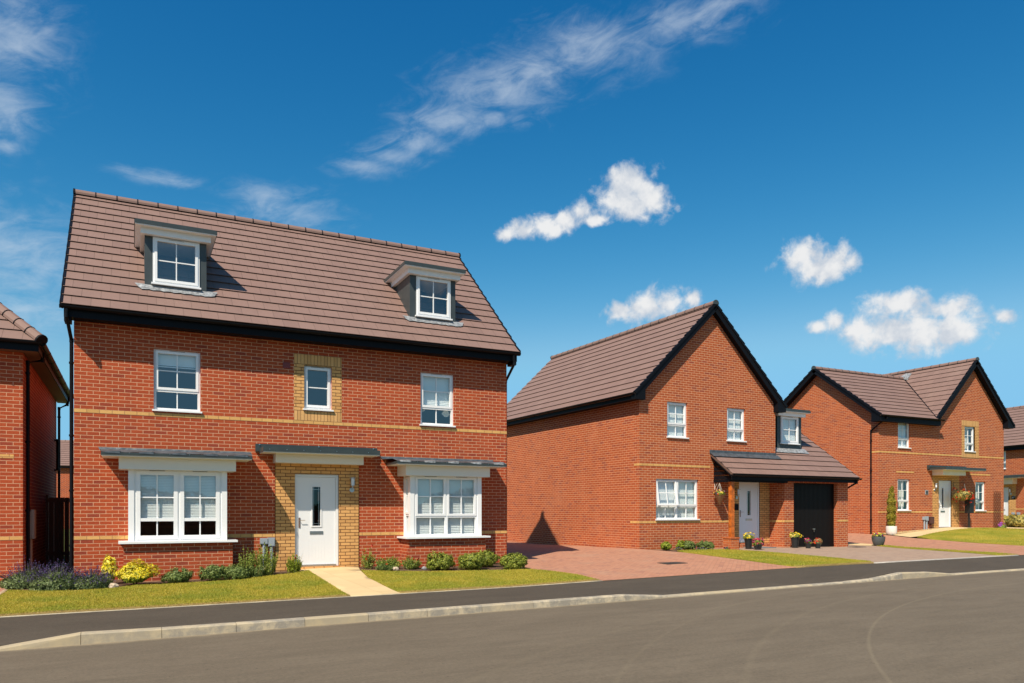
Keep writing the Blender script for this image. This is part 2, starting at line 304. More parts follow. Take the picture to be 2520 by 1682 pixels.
M_HEDGE = leafmat('far_hedge_leaf', [(.03, .05, .015), (.06, .09, .02), (.10, .13, .03)])
# ---------------------------------------------------------------- mesh builder
class MB:
    def __init__(s, xf=None): s.v = []; s.f = []; s.uv = []; s.mi = []; s.xf = xf
    def poly(s, pts, mi=0, uv=None, axes=None):
        pts = [Vector(p) for p in pts]
        if uv is None:
            n = Vector((0, 0, 0))
            for i in range(1, len(pts) - 1): n += (pts[i] - pts[0]).cross(pts[i + 1] - pts[0])
            a = [abs(x) for x in n]
            if a[2] > max(a[0], a[1]): uv = [(p.x, p.y) for p in pts]
            elif a[0] > a[1]: uv = [(p.y, p.z) for p in pts]
            else: uv = [(p.x, p.z) for p in pts]
        if s.xf is not None: pts = [s.xf @ p for p in pts]
        k = len(s.v); s.v += [tuple(p) for p in pts]; s.f.append(tuple(range(k, k + len(pts)))); s.uv += list(uv); s.mi.append(mi)
    def box(s, x0, x1, y0, y1, z0, z1, mi=0):
        a, b, c_, d = (x0, y0), (x1, y0), (x1, y1), (x0, y1)
        for p, q in ((a, b), (b, c_), (c_, d), (d, a)):
            s.poly([(*p, z0), (*q, z0), (*q, z1), (*p, z1)], mi)
        s.poly([(*a, z1), (*b, z1), (*c_, z1), (*d, z1)], mi); s.poly([(*d, z0), (*c_, z0), (*b, z0), (*a, z0)], mi)
    def hexa(s, lo, hi, mi=0):      # two quads (4 points each), joined
        n = len(lo)
        s.poly(list(reversed(lo)), mi); s.poly(hi, mi)
        for i in range(n):
            j = (i + 1) % n; s.poly([lo[i], lo[j], hi[j], hi[i]], mi)
    def tube(s, pts, r, n=8, mi=0, cap=True):
        pts = [Vector(p) for p in pts]; rings = []
        rr = r if isinstance(r, (list, tuple)) else [r] * len(pts)
        for i, p in enumerate(pts):
            t = (pts[min(i + 1, len(pts) - 1)] - pts[max(i - 1, 0)]).normalized()
            a = t.cross(Vector((0, 0, 1)) if abs(t.z) < .9 else Vector((0, 1, 0))).normalized(); b = t.cross(a)
            rings.append([p + (a * math.cos(k * 2 * math.pi / n) + b * math.sin(k * 2 * math.pi / n)) * rr[i] for k in range(n)])
        for i in range(len(rings) - 1):
            for k in range(n):
                l = (k + 1) % n; s.poly([rings[i][k], rings[i + 1][k], rings[i + 1][l], rings[i][l]], mi)
        if cap: s.poly(rings[0], mi); s.poly(list(reversed(rings[-1])), mi)
    def lathe(s, prof, c=(0, 0, 0), n=20, mi=0):
        c = Vector(c)
        P = [[c + Vector((r * math.cos(k * 2 * math.pi / n), r * math.sin(k * 2 * math.pi / n), z)) for k in range(n)] for r, z in prof]
        for i in range(len(P) - 1):
            for k in range(n):
                l = (k + 1) % n; s.poly([P[i][k], P[i][l], P[i + 1][l], P[i + 1][k]], mi)
    SPLIT = {'fascia', 'soldier_course', 'lead_clip', 'brick_band', 'box_end', 'soffit', 'roof', 'corner_post', 'gutter', 'curtain', 'blind_end', 'verge_trim', 'blind', 'porch_boards', 'bargeboard', 'ridge_tiles', 'pot'}
    def build(s, name, mats, parent=None, smooth=False):
        if name in MB.SPLIT:
            # faces whose boxes touch (3 cm) belong to one piece; pieces apart become parts of their own
            V = np.array(s.v); bx = [(V[list(f)].min(0) - .015, V[list(f)].max(0) + .015) for f in s.f]; n = len(bx)
            if 1 < n < 1500:
                lo = np.array([b[0] for b in bx]); hi = np.array([b[1] for b in bx]); lab = -np.ones(n, int); k = 0
                for i in range(n):
                    if lab[i] >= 0: continue
                    st = [i]; lab[i] = k
                    while st:
                        j = st.pop(); t = np.where((lab < 0) & np.all(lo <= hi[j], 1) & np.all(hi >= lo[j], 1))[0]
                        lab[t] = k; st += list(t)
                    k += 1
                if 1 < k <= 14:
                    first = None; off = np.cumsum([0] + [len(f) for f in s.f])
                    for c_ in range(k):
                        q = MB()
                        for i in np.where(lab == c_)[0]: q.poly([s.v[j] for j in s.f[i]], s.mi[i], s.uv[off[i]:off[i + 1]])
                        o = q._build(name, mats, parent, smooth); first = first or o
                    return first
        return s._build(name, mats, parent, smooth)
    def _build(s, name, mats, parent=None, smooth=False):
        me = bpy.data.meshes.new(name); me.from_pydata(s.v, [], s.f)
        ul = me.uv_layers.new(name='UVMap'); ul.data.foreach_set('uv', [x for p in s.uv for x in p])
        for m in (mats if isinstance(mats, (list, tuple)) else [mats]): me.materials.append(m)
        me.polygons.foreach_set('material_index', s.mi)
        if smooth:
            import bmesh
            b = bmesh.new(); b.from_mesh(me); bmesh.ops.remove_doubles(b, verts=b.verts, dist=.0005); b.to_mesh(me); b.free()
            me.polygons.foreach_set('use_smooth', [True] * len(me.polygons))
            me.set_sharp_from_angle(angle=R(40))
        me.update()
        o = bpy.data.objects.new(name, me); C.objects.link(o); o.parent = parent
        return o
def tag(o, label=None, cat=None, group=None, kind=None):
    if label: o['label'] = label
    if cat: o['category'] = cat
    if group: o['group'] = group
    if kind: o['kind'] = kind
    return o
def thing(name, loc, rz, label, cat, group=None):
    o = bpy.data.objects.new(name, None); C.objects.link(o); o.location = loc; o.rotation_euler = (0, 0, rz); o.empty_display_size = .2
    return tag(o, label, cat, group)
def copy_thing(o, loc, rz, label, sc=1.):
    c = o.copy(); C.objects.link(c); c.location = loc; c.rotation_euler = (0, 0, rz); c.scale = (sc, sc, sc); c['label'] = label
    for ch in o.children:
        d = ch.copy(); C.objects.link(d); d.parent = c
        for g in ch.children:
            e = g.copy(); C.objects.link(e); e.parent = d
    return c
# ---------------------------------------------------------------- ground height
def lin(T,x):
    return float(np.interp(x,[a for a,b in T],[b for a,b in T]))
ZR=[(-60,-.75),(-10,-.16),(-1.38,-.061),(.355,-.042),(2.2,-.015),(7.6,.046),(13.7,.115),(16.3,.14),(19.3,.155),(30,.24),(90,.7)]
ZB=[(-60,-.5),(-10,.03),(-1.6,.12),(.42,.131),(3.3,.149),(4.2,.153),(6.7,.172),(8.3,.205),(13.7,.283),(16.4,.302),(22.1,.33),(30,.41),(90,.9)]
PTS=[(-12,18,.12),(-8,18,.14),(-3,17.8,.17),(-1,17.3,.19),(-.1,16.7,.19),(1.9,16.7,.205),(3.3,17.3,.27),(4.8,17.3,.295),(6.8,17.2,.285),(8.6,17.3,.273),
(-2,26,.2),(8.6,25,.3),(13.9,25,.33),(13.7,29,.35),(14.1,19.1,.408),(16.2,19.16,.347),(20.1,18.6,.34),(20.5,19.3,.33),(23.9,19.4,.30),
(28.1,21.3,.59),(31,21.3,.72),(32.5,21.3,.81),(33.5,21.3,.82),(36.9,21.3,.63),(28.1,27,.62),(38,30,.7),(45,30,.72),(45,18,.55),(60,25,.9),(60,45,1.0),(0,45,.3),(30,45,.6),(-20,30,.1),(-30,50,.0),(26,17.5,.345)]
PTS+= [(x,12.55,lin(ZB,x)) for x in (-20,-12,-6,-1.6,2,6,9,12,16,20,25,30,40,60)]
_P=np.array(PTS)
def _k(r2): return r2*np.log(r2+1e-9)*.5
_d=((_P[:,None,:2]-_P[None,:,:2])**2).sum(-1)
_n=len(_P);_A=np.zeros((_n+3,_n+3));_A[:_n,:_n]=_k(_d)+np.eye(_n)*.4;_A[:_n,_n]=1;_A[:_n,_n+1:]=_P[:,:2];_A[_n:,:_n]=_A[:_n,_n:].T
_w=np.linalg.solve(_A,np.concatenate([_P[:,2],[0,0,0]]))
def plot_h(x,y):
    r2=(_P[:,0]-x)**2+(_P[:,1]-y)**2
    return float((_w[:_n]*_k(r2)).sum()+_w[_n]+_w[_n+1]*x+_w[_n+2]*y)
KT=[(-60,.03),(-3.2,.03),(-1.45,.03),(-.55,.138),(.5,.12),(1.9,.11),(7.6,.102),(8.5,.03),(13.75,.025),(14.6,.134),(15.58,.127),(16.4,.025),(40,.025)] # kerb upstand over road
def road_h(x,y): return lin(ZR,x)+ .012*min(max(10.66-y,0),4)
def ktop(x): return lin(ZR,x)+lin(KT,x)
def h(x,y):
    if y<=10.66: return road_h(x,y)
    b=lin(ZB,x)
    if y<=12.55:
        t=min(max((y-10.79)/(12.55-10.79),0),1); k=ktop(x)-.004
        return k+(b-k)*t
    w=min((y-12.55)/1.5,1)
    return b*(1-w)+plot_h(x,y)*w if w<1 else plot_h(x,y)

# sheets that follow the ground: a polygon cut along a grid, each corner lifted to the ground height
def clip(poly, ax, val, keep_hi):
    out = []; n = len(poly)
    for i in range(n):
        p, q = poly[i], poly[(i + 1) % n]
        a = (p[ax] >= val - 1e-9) if keep_hi else (p[ax] <= val + 1e-9); b = (q[ax] >= val - 1e-9) if keep_hi else (q[ax] <= val + 1e-9)
        if a: out.append(p)
        if a != b:
            t = (val - p[ax]) / (q[ax] - p[ax]); out.append(tuple(p[k] + (q[k] - p[k]) * t for k in range(2)))
    return out
def sheet(name, poly, m, hf, off=0., step=.6, skirt=0., rot=0., origin=(0, 0)):
    tris = tessellate_polygon([[Vector((*p, 0)) for p in poly]]); mb = MB()
    cr, sr = math.cos(rot), math.sin(rot)
    def uvf(p): return ((p[0] - origin[0]) * cr + (p[1] - origin[1]) * sr, -(p[0] - origin[0]) * sr + (p[1] - origin[1]) * cr)
    for t in tris:
        T = [poly[i] for i in t]
        area = (T[1][0] - T[0][0]) * (T[2][1] - T[0][1]) - (T[2][0] - T[0][0]) * (T[1][1] - T[0][1])
        if abs(area) < 1e-7: continue
        if area < 0: T = T[::-1]
        x0 = math.floor(min(p[0] for p in T) / step); x1 = math.ceil(max(p[0] for p in T) / step)
        for i in range(x0, x1):
            s1 = clip(clip(T, 0, i * step, True), 0, (i + 1) * step, False)
            if len(s1) < 3: continue
            y0 = math.floor(min(p[1] for p in s1) / step); y1 = math.ceil(max(p[1] for p in s1) / step)
            for j in range(y0, y1):
                s2 = clip(clip(s1, 1, j * step, True), 1, (j + 1) * step, False)
                if len(s2) < 3: continue
                mb.poly([(p[0], p[1], hf(*p) + off) for p in s2], 0, [uvf(p) for p in s2])
    if skirt:
        n = len(poly)
        for i in range(n):
            p, q = poly[i], poly[(i + 1) % n]; L = math.dist(p, q); k = max(1, int(L / step))
            P = [(p[0] + (q[0] - p[0]) * a / k, p[1] + (q[1] - p[1]) * a / k) for a in range(k + 1)]
            for a, b in zip(P, P[1:]):
                mb.poly([(*a, hf(*a) + off - skirt), (*b, hf(*b) + off - skirt), (*b, hf(*b) + off), (*a, hf(*a) + off)])
    o = mb.build(name, m); me = o.data
    me.polygons.foreach_set('use_smooth', [True] * len(me.polygons))
    import bmesh
    b = bmesh.new(); b.from_mesh(me); bmesh.ops.remove_doubles(b, verts=b.verts, dist=.0003); b.to_mesh(me); b.free()
    return tag(o, kind='structure')
# ---------------------------------------------------------------- building helpers
def wall(mb, A, B, z0, z1, holes=(), rev=.1, u0=0., mi=0):
    A = Vector(A); B = Vector(B); L = (B - A).length; d = (B - A) / L; inn = Vector((-d.y, d.x))
    P = lambda s, z, y=0.: (A.x + d.x * s + inn.x * y, A.y + d.y * s + inn.y * y, z)
    xs = sorted({0., L, *[h[0] for h in holes], *[h[1] for h in holes]}); zs = sorted({z0, z1, *[h[2] for h in holes], *[h[3] for h in holes]})
    for a, b in zip(xs, xs[1:]):
        for c_, e in zip(zs, zs[1:]):
            m_, n_ = (a + b) / 2, (c_ + e) / 2
            if any(h[0] < m_ < h[1] and h[2] < n_ < h[3] for h in holes) or n_ > z1 or n_ < z0: continue
            mb.poly([P(a, c_), P(b, c_), P(b, e), P(a, e)], mi, [(u0 + a, c_), (u0 + b, c_), (u0 + b, e), (u0 + a, e)])
    for h in holes:
        a, b, c_, e = h[:4]; r = rev
        mb.poly([P(a, c_), P(a, e), P(a, e, r), P(a, c_, r)], mi, [(u0, c_), (u0, e), (u0 + r, e), (u0 + r, c_)])
        mb.poly([P(b, e), P(b, c_), P(b, c_, r), P(b, e, r)], mi, [(u0, e), (u0, c_), (u0 + r, c_), (u0 + r, e)])
        mb.poly([P(a, e), P(b, e), P(b, e, r), P(a, e, r)], mi, [(a, e), (b, e), (b, e + r), (a, e + r)])
        mb.poly([P(b, c_), P(a, c_), P(a, c_, r), P(b, c_, r)], mi)
def gable(mb, A, B, pts, u0=0., mi=0):
    """pts: (s, z) polygon on the wall line A->B"""
    A = Vector(A); B = Vector(B); d = (B - A).normalized()
    mb.poly([(A.x + d.x * s, A.y + d.y * s, z) for s, z in pts], mi, [(u0 + s, z) for s, z in pts])
def facing(A, B):
    A = Vector(A); B = Vector(B); d = B - A
    return Matrix.Translation((A.x, A.y, 0)) @ Matrix.Rotation(math.atan2(d.y, d.x), 4, 'Z')
def roof_plane(mb, O, S, T, poly, g=.345, e=.027, lip=.010, under=.05, mi=0, t0=0.):
    O, S, T = Vector(O), Vector(S).normalized(), Vector(T).normalized(); N = S.cross(T)
    if N.z < 0: N = -N
    def P(s, t, h): return O + S * s + T * t + N * h
    tmax = max(p[1] for p in poly); tmin = min(p[1] for p in poly); t = tmin + 0.
    fl = S.cross(T).z < 0
    def add(pts, uv=None):
        if fl: pts = pts[::-1]; uv = uv[::-1] if uv else None
        mb.poly(pts, mi, uv or [(0, 0)] * len(pts))
    # underlay slab
    add([P(s, q, -under) for s, q in poly][::-1]); n = len(poly)
    for i in range(n):
        a, b = poly[i], poly[(i + 1) % n]; add([P(*a, -under), P(*b, -under), P(*b, 0), P(*a, 0)])
    k = 0
    while t < tmax - .02:
        t2 = min(t + g, tmax)
        st = clip(clip(poly, 1, t, True), 1, min(t + g + .04, tmax), False)
        if len(st) >= 3:
            H = lambda q: .004 + e * (1 - (q - t) / g)
            add([P(s, q, H(q)) for s, q in st], [(s + .0, q - tmin) for s, q in st])
            bot = [p for p in st if abs(p[1] - t) < 1e-6]
            for i in range(len(st)):
                a, b = st[i], st[(i + 1) % len(st)]
                if abs(a[1] - t) < 1e-6 and abs(b[1] - t) < 1e-6:
                    h = H(t)
                    add([P(*a, h - lip), P(*b, h - lip), P(*b, h), P(*a, h)], [(a[0], .16), (b[0], .16), (b[0], .18), (a[0], .18)])
                    add([P(a[0], a[1] + .05, h - lip), P(b[0], b[1] + .05, h - lip), P(*b, h - lip), P(*a, h - lip)])
                else: add([P(*a, 0), P(*b, 0), P(*b, H(b[1])), P(*a, H(a[1]))])
        t += g; k += 1
def ridge(mb, p0, p1, r=.105, seg=.45, collars=True, mi=0, mc=1, capends=True):
    p0, p1 = Vector(p0), Vector(p1); L = (p1 - p0).length; d = (p1 - p0) / L; side = d.cross(Vector((0, 0, 1))).normalized(); up = side.cross(d)
    n = max(1, round(L / seg)); K = 8
    def ring(s, rr): return [p0 + d * s + (side * math.cos(a) + up * math.sin(a)) * rr for a in [R(-15) + R(210) * k / K for k in range(K + 1)]]
    for i in range(n):
        a, b = ring(i * L / n + .003, r), ring((i + 1) * L / n - .003, r * .985)
        for k in range(K): mb.poly([a[k], b[k], b[k + 1], a[k + 1]], mi, [(.12, .17)] * 4)
        if collars and i:
            a, b = ring(i * L / n - .011, r * 1.07), ring(i * L / n + .011, r * 1.07)
            for k in range(K): mb.poly([a[k], b[k], b[k + 1], a[k + 1]], mc)
            mb.poly(a, mc); mb.poly(b[::-1], mc)
    if capends:
        for s in (0, L):
            e0, e1 = ring(s - .02, r * 1.12), ring(s + .02, r * 1.12)
            mb.poly(e0, mc); mb.poly(e1[::-1], mc)
            for k in range(K): mb.poly([e0[k], e1[k], e1[k + 1], e0[k + 1]], mc)
def gutter(mb, p0, p1, r=.058, step=1.0):
    p0, p1 = Vector(p0), Vector(p1); L = (p1 - p0).length; d = (p1 - p0) / L; side = d.cross(Vector((0, 0, 1))).normalized(); K = 7
    def ring(s, rr): return [p0 + d * s + side * math.cos(a) * rr + Vector((0, 0, -math.sin(a) * rr)) for a in [math.pi * k / K for k in range(K + 1)]]
    for ra, fl in ((r, 0), (r * .9, 1)):
        a, b = ring(0, ra), ring(L, ra)
        for k in range(K): mb.poly([a[k], b[k], b[k + 1], a[k + 1]] if not fl else [a[k + 1], b[k + 1], b[k], a[k]])
    for s in (0, L): mb.poly(ring(s, r * 1.08)); 
    a, b = ring(0, r), ring(0, r * .9)
    for sg in (0, K):
        q0, q1 = p0 + side * math.cos(math.pi * sg / K) * r, p0 + side * math.cos(math.pi * sg / K) * r * .82
        mb.poly([q0, q0 + d * L, q1 + d * L, q1])
    n = max(2, round(L / step))
    for i in range(n + 1):
        s = .05 + (L - .1) * i / n; w = .03 if i % 3 == 1 else .012
        a, b = ring(s - w, r * 1.13), ring(s + w, r * 1.13)
        for k in range(K): mb.poly([a[k], b[k], b[k + 1], a[k + 1]])
        mb.poly(a); mb.poly(b[::-1])
def lbox(mb, a, b, n, up, t, h, mi=0):
    """board from a to b, thickness t along n, height h along up (a,b = lower outer edge)"""
    a, b, n, up = Vector(a), Vector(b), Vector(n).normalized(), Vector(up).normalized()
    lo = [a, b, b + n * t, a + n * t]; mb.hexa(lo, [p + up * h for p in lo], mi)
# ---------------------------------------------------------------- windows (x along the wall, y into the wall, z up)
def window(parent, X, x0, x1, z0, z1, y=.06, cols=1, split=.33, bars=1, rows=2, sill=.05, proj=.05, blind=0., slats=True, curtain=0, name='window', side=False, tilt=0., sashin=.0, opened=-1, by=.075, bd=None):
    f = MB(X); F = .052; D = .07; pw = (x1 - x0) / cols; g = MB(X)
    f.box(x0, x1, y, y + D, z1 - F, z1); f.box(x0, x1, y, y + D, z0, z0 + F)
    f.box(x0, x0 + F, y, y + D, z0 + F, z1 - F); f.box(x1 - F, x1, y, y + D, z0 + F, z1 - F)
    for c_ in range(1, cols): f.box(x0 + pw * c_ - .035, x0 + pw * c_ + .035, y, y + D, z0 + F, z1 - F)
    zt = z0 + (z1 - z0) * split
    sl = MB(X)
    for c_ in range(cols):
        a = x0 + pw * c_ + (F if c_ == 0 else .035); b = x0 + pw * (c_ + 1) - (F if c_ == cols - 1 else .035)
        zb = z0 + F
        xc = (a + b) / 2
        if split:
            f.box(a, b, y, y + D, zt - .03, zt + .03)
            f.box(xc - .011, xc + .011, y + .022, y + .05, z0 + F, zt - .03)
            g.poly([(a, y + .04, z0 + F), (b, y + .04, z0 + F), (b, y + .04, zt - .03), (a, y + .04, zt - .03)])
            zb = zt + .012
        # casement: its own frame stands 14 mm proud, chamfered inside
        q = .052; yo = y - .014; top = z1 - F + .022; aa, bb = a - .018, b + .018
        base = f.xf
        sg = g
        if c_ == opened:      # top-hung casement pushed open at the bottom
            piv = Vector(((a + b) / 2, y, top))
            f.xf = g.xf = X @ Matrix.Translation(piv) @ Matrix.Rotation(R(-9), 4, 'X') @ Matrix.Rotation(R(0), 4, 'Y') @ Matrix.Translation(-piv)
        f.box(aa, bb, yo, y + .05, top - q, top); f.box(aa, bb, yo, y + .05, zb, zb + q)
        f.box(aa, aa + q, yo, y + .05, zb + q, top - q); f.box(bb - q, bb, yo, y + .05, zb + q, top - q)
        ca, cb, cz, cw = aa + q, bb - q, zb + q, top - q
        if bars: f.box(xc - .011, xc + .011, y + .018, y + .046, cz, cw)
        for r_ in range(1, rows):
            zz = cz + (cw - cz) * r_ / rows; f.box(ca, cb, y + .0185, y + .0455, zz - .011, zz + .011)
        g.poly([(ca, y + .032, cz), (cb, y + .032, cz), (cb, y + .032, cw), (ca, y + .032, cw)])
        f.xf = base; g.xf = X
        f.box(xc - .15, xc + .15, y - .006, y, z1 - .027, z1 - .014, 1)
    o = f.build(name, [M_WHITE, M_SLOT], parent)
    P = o if name == 'window' else parent
    g.build('pane', M_GLASS, P)
    if sill:
        s = MB(X); s.box(x0 - .03, x1 + .03, y - .06 - proj, y + .03, z0 - .03, z0 + .004); s.build('sill', M_WHITE, P)
    if blind:
        zb = z1 - (z1 - z0) * blind; z = z1 - F; k = 0; yy = y + by + .03
        while z > zb:
            w = .045; tl = 1.12 if slats else 1.38
            dz, dy = math.sin(tl + tilt) * w / 2, math.cos(tl + tilt) * w / 2
            sl.poly([(x0 + F, yy - dy, z - dz), (x1 - F, yy - dy, z - dz), (x1 - F, yy + dy, z + dz), (x0 + F, yy + dy, z + dz)])
            z -= .040
        sl.box(x0 + F, x1 - F, yy - .015, yy + .015, zb - .02, zb)
        sl.build('blind', M_BLIND, P)
    if curtain:
        cu = MB(X); n = 14
        spans = [(x1 - F - (x1 - x0) * .42, x1 - F)] if curtain == 1 else [(x0 + F, x0 + (x1 - x0) * .2), (x1 - (x1 - x0) * .3, x1 - F)]
        for a, b in spans:
            for i in range(n):
                u0_, u1_ = i / n, (i + 1) / n
                yy = lambda u: y + .2 + .025 * math.sin(u * 22)
                cu.poly([(a + (b - a) * (u0_ if True else 0), yy(u0_), z0), (a + (b - a) * u1_, yy(u1_), z0), (a + (b - a) * u1_, yy(u1_), z1), (a + (b - a) * u0_, yy(u0_), z1)])
        cu.build('curtain', M_CURT, P)
    return o
def door(parent, X, x0, x1, z0, z1, y=.05, gx=(.40, .60), gz=(.44, .86), handle='left', lead=True):
    f = MB(X); F = .06
    f.box(x0, x0 + F, y, y + .08, z0, z1); f.box(x1 - F, x1, y, y + .08, z0, z1); f.box(x0 + F, x1 - F, y, y + .08, z1 - F, z1)
    f.box(x0 + F, x1 - F, y - .03, y + .08, z0, z0 + .035, 1)
    a, b, c_, e = x0 + F + .004, x1 - F - .004, z0 + .04, z1 - F - .004
    ga, gb = x0 + (x1 - x0) * gx[0], x0 + (x1 - x0) * gx[1]; gc, ge = z0 + (z1 - z0) * gz[0], z0 + (z1 - z0) * gz[1]
    l = MB(X); yd = y + .022
    for q in ((a, ga, c_, e), (gb, b, c_, e), (ga, gb, c_, gc), (ga, gb, ge, e)): l.box(q[0], q[1], yd, yd + .05, q[2], q[3])
    for q in ((ga - .03, ga, gc - .03, ge + .03), (gb, gb + .03, gc - .03, ge + .03), (ga, gb, gc - .03, gc), (ga, gb, ge, ge + .03)): l.box(q[0], q[1], yd - .014, yd, q[2], q[3])
    # vertical grooves in the lower half
    for i in range(6):
        xx = ga - .09 + i * (gb - ga + .18) / 5; l.box(xx - .003, xx + .003, yd - .003, yd, c_ + .1, gc - .28)
    o = l.build('door', M_DOORW, parent)
    f.build('door_frame', [M_WHITE, M_CHROME], o)
    g = MB(X); g.poly([(ga, yd + .02, gc), (gb, yd + .02, gc), (gb, yd + .02, ge), (ga, yd + .02, ge)]); g.build('glass_panel', M_DGLASS, o)
    if lead:
        s = MB(X)
        for xx in (ga + .03, gb - .035): s.box(xx - .004, xx + .004, yd + .008, yd + .016, gc, ge)
        for zz in (gc + .05, ge - .06): s.box(ga, gb, yd + .009, yd + .015, zz - .004, zz + .004)
        s.box(gb - .05, gb - .022, yd + .012, yd + .018, ge - .32, ge - .12, 1); s.box(gb - .05, gb - .022, yd + .012, yd + .018, gc + .1, gc + .13, 1)
        s.build('leaded_strips', [M_CHROME, M_BROWNM], o)
    hx = a + .045; hz = z0 + 1.02
    h = MB(X); h.box(hx - .018, hx + .018, yd - .012, yd, hz - .14, hz + .09, 1); h.tube([(hx, yd - .01, hz + .03), (hx, yd - .055, hz + .03), (hx + .12, yd - .055, hz + .03)], .008, 6); h.build('handle', [M_CHROME, M_BROWNM], o)
    lb = MB(X); xm = (ga + gb) / 2; lb.box(xm - .15, xm + .15, yd - .012, yd, gc - .19, gc - .12); lb.box(xm - .125, xm + .125, yd - .02, yd - .012, gc - .175, gc - .135); lb.build('letterbox', M_CHROME, o)
    return o
def canopy(parent, X, x0, x1, zt, proj, bx0, bx1, bproj, zb, lead=False, rear=None, flat=False, name='canopy'):
    """flat porch roof: cream soffit, beam below, dark metal edge above"""
    s = MB(X); zs = zt - .1
    s.hexa([(x0, -proj, zs - .03), (x1, -proj, zs - .03), (x1, -.002, zs - .03), (x0, -.002, zs - .03)], [(x0, -proj, zs), (x1, -proj, zs), (x1, -.002, zs), (x0, -.002, zs)])
    s.box(bx0, bx1, -bproj, -.002, zb, zs - .03)
    nm = s.build(name, M_CREAM, parent)
    m = MB(X)
    th = .045 if lead else .09
    m.box(x0 - .006, x1 + .006, -proj - .012, -proj, zs - .012, zs + th); m.box(x0 - .012, x0, -proj, -.004, zs - .012, zs + th); m.box(x1, x1 + .012, -proj, -.004, zs - .012, zs + th)
    m.poly([(x0, -proj, zs + th - .005), (x1, -proj, zs + th - .005), (x1, -.004, zs + th + (.05 if lead else .02)), (x0, -.004, zs + th + (.05 if lead else .02))])
    xx = x0 + .12
    while xx < x1: m.box(xx - .006, xx + .006, -proj - .018, -proj - .012, zs + .03, zs + .042, 1); xx += .36
    m.build('canopy_edge', [M_CANT, M_CHROME], nm if not flat else parent)
    r0, r1, rz = rear or (x0 - .06, x1 - .02, zt + .08)
    if not lead:
        b = MB(X); b.box(r0, r1, -.10, -.003, zs + .02, rz)
        for q in (r0 + .08, (r0 + r1) / 2, r1 - .1): b.box(q - .012, q + .012, -.115, -.1, rz - .03, rz - .005, 1)
        b.build('flashing', [M_CANT, M_CHROME], nm if not flat else parent)
    else:
        rng = random.Random(int(x0 * 100)); b = MB(X); n = 28
        def row(i, j):
            s_ = i / n; xx = (x0 + (x1 - x0) * s_) * (1 - j / 3) + (r0 + (r1 - r0) * s_) * j / 3
            yy = -proj - .006 + (proj * .35) * j / 1.5 if j < 2 else -.03 + (j - 2) * .025
            zz = zs + th + .004 + [0, .06, .085, rz - zs - th - .01][j]
            k = (rng2[(i * 7 + j) % 97] - .5) * .014
            return (xx, yy + k, zz + k * (j < 3))
        rng2 = [rng.random() for _ in range(97)]
        for i in range(n):
            for j in range(3): b.poly([row(i, j), row(i + 1, j), row(i + 1, j + 1), row(i, j + 1)])
        b.build('lead_roof', M_LEAD, nm if not flat else parent)
        k = MB(X)
        for i in range(5):
            xx = x0 + .06 + (x1 - x0 - .4) * i / 4; w = .26
            k.hexa([(xx, -proj - .02, zs + .03), (xx + w, -proj - .02, zs + .02), (xx + w, -proj + .06, zs + .05), (xx, -proj + .06, zs + .05)], [(xx, -proj - .018, zs + .052), (xx + w, -proj - .018, zs + .075), (xx + w, -proj + .06, zs + .085), (xx, -proj + .06, zs + .07)])
        k.build('lead_clip', M_LEADP if x0 > 3 else M_LEAD, nm if not flat else parent)
    return nm
def dormer(parent, x0, x1, vf, roofz, wx0, wx1, wz0, wz1, zt, fx0, fx1, bz, blind=0):
    """box dormer; roofz(v) gives the roof surface height"""
    b = MB(); vb = vf
    while roofz(vb) < zt: vb += .02
    def fr(v): return roofz(v)
    z0 = roofz(vf) - .03
    wall(b, (x0, vf), (x1, vf), z0, zt, [(wx0 - x0, wx1 - x0, wz0, wz1)], .05)
    for x in (x0, x1): b.poly([(x, vf, z0), (x, vf, zt), (x, vb, zt)] if x == x1 else [(x, vf, z0), (x, vb, zt), (x, vf, zt)])
    d = b.build('dormer', M_ANTH, parent)
    X = Matrix.Translation((0, vf, 0))
    window(d, X, wx0, wx1, wz0, wz1, y=-.02, split=0, name='window_frame', proj=.0, blind=blind, slats=False)
    r = MB(); fy = vf - .28; n = .07
    vt = vb
    while roofz(vt) < zt + .22: vt += .02
    r.box(fx0, fx1, fy, vt, zt + .115, zt + .115 + n); r.box(fx0 + .03, fx1 - .03, fy + .03, vt, zt + .12 + n, zt + .14 + n); r.build('dormer_roof', M_CANT, d)
    s = MB(); s.box(fx0 + .015, fx1 - .015, fy + .015, vt - .05, zt + .095, zt + .114); s.box(x0 - .08, x1 + .08, fy + .15, vb, zt - .035, zt + .095); s.build('soffit', M_WHITE, d)
    return d
def text_obj(body, size, X, parent, m, name='house_number'):
    cu = bpy.data.curves.new(name, 'FONT'); cu.body = body; cu.size = size; cu.align_x = 'CENTER'; cu.align_y = 'CENTER'; cu.extrude = .002
    t = bpy.data.objects.new('tmp', cu); C.objects.link(t); bpy.context.view_layer.update()
    me = bpy.data.meshes.new_from_object(t.evaluated_get(bpy.context.evaluated_depsgraph_get())); bpy.data.objects.remove(t)
    me.transform(X @ Matrix.Rotation(R(90), 4, 'X')); me.materials.clear(); me.materials.append(m); me.name = name
    o = bpy.data.objects.new(name, me); C.objects.link(o); o.parent = parent; return o
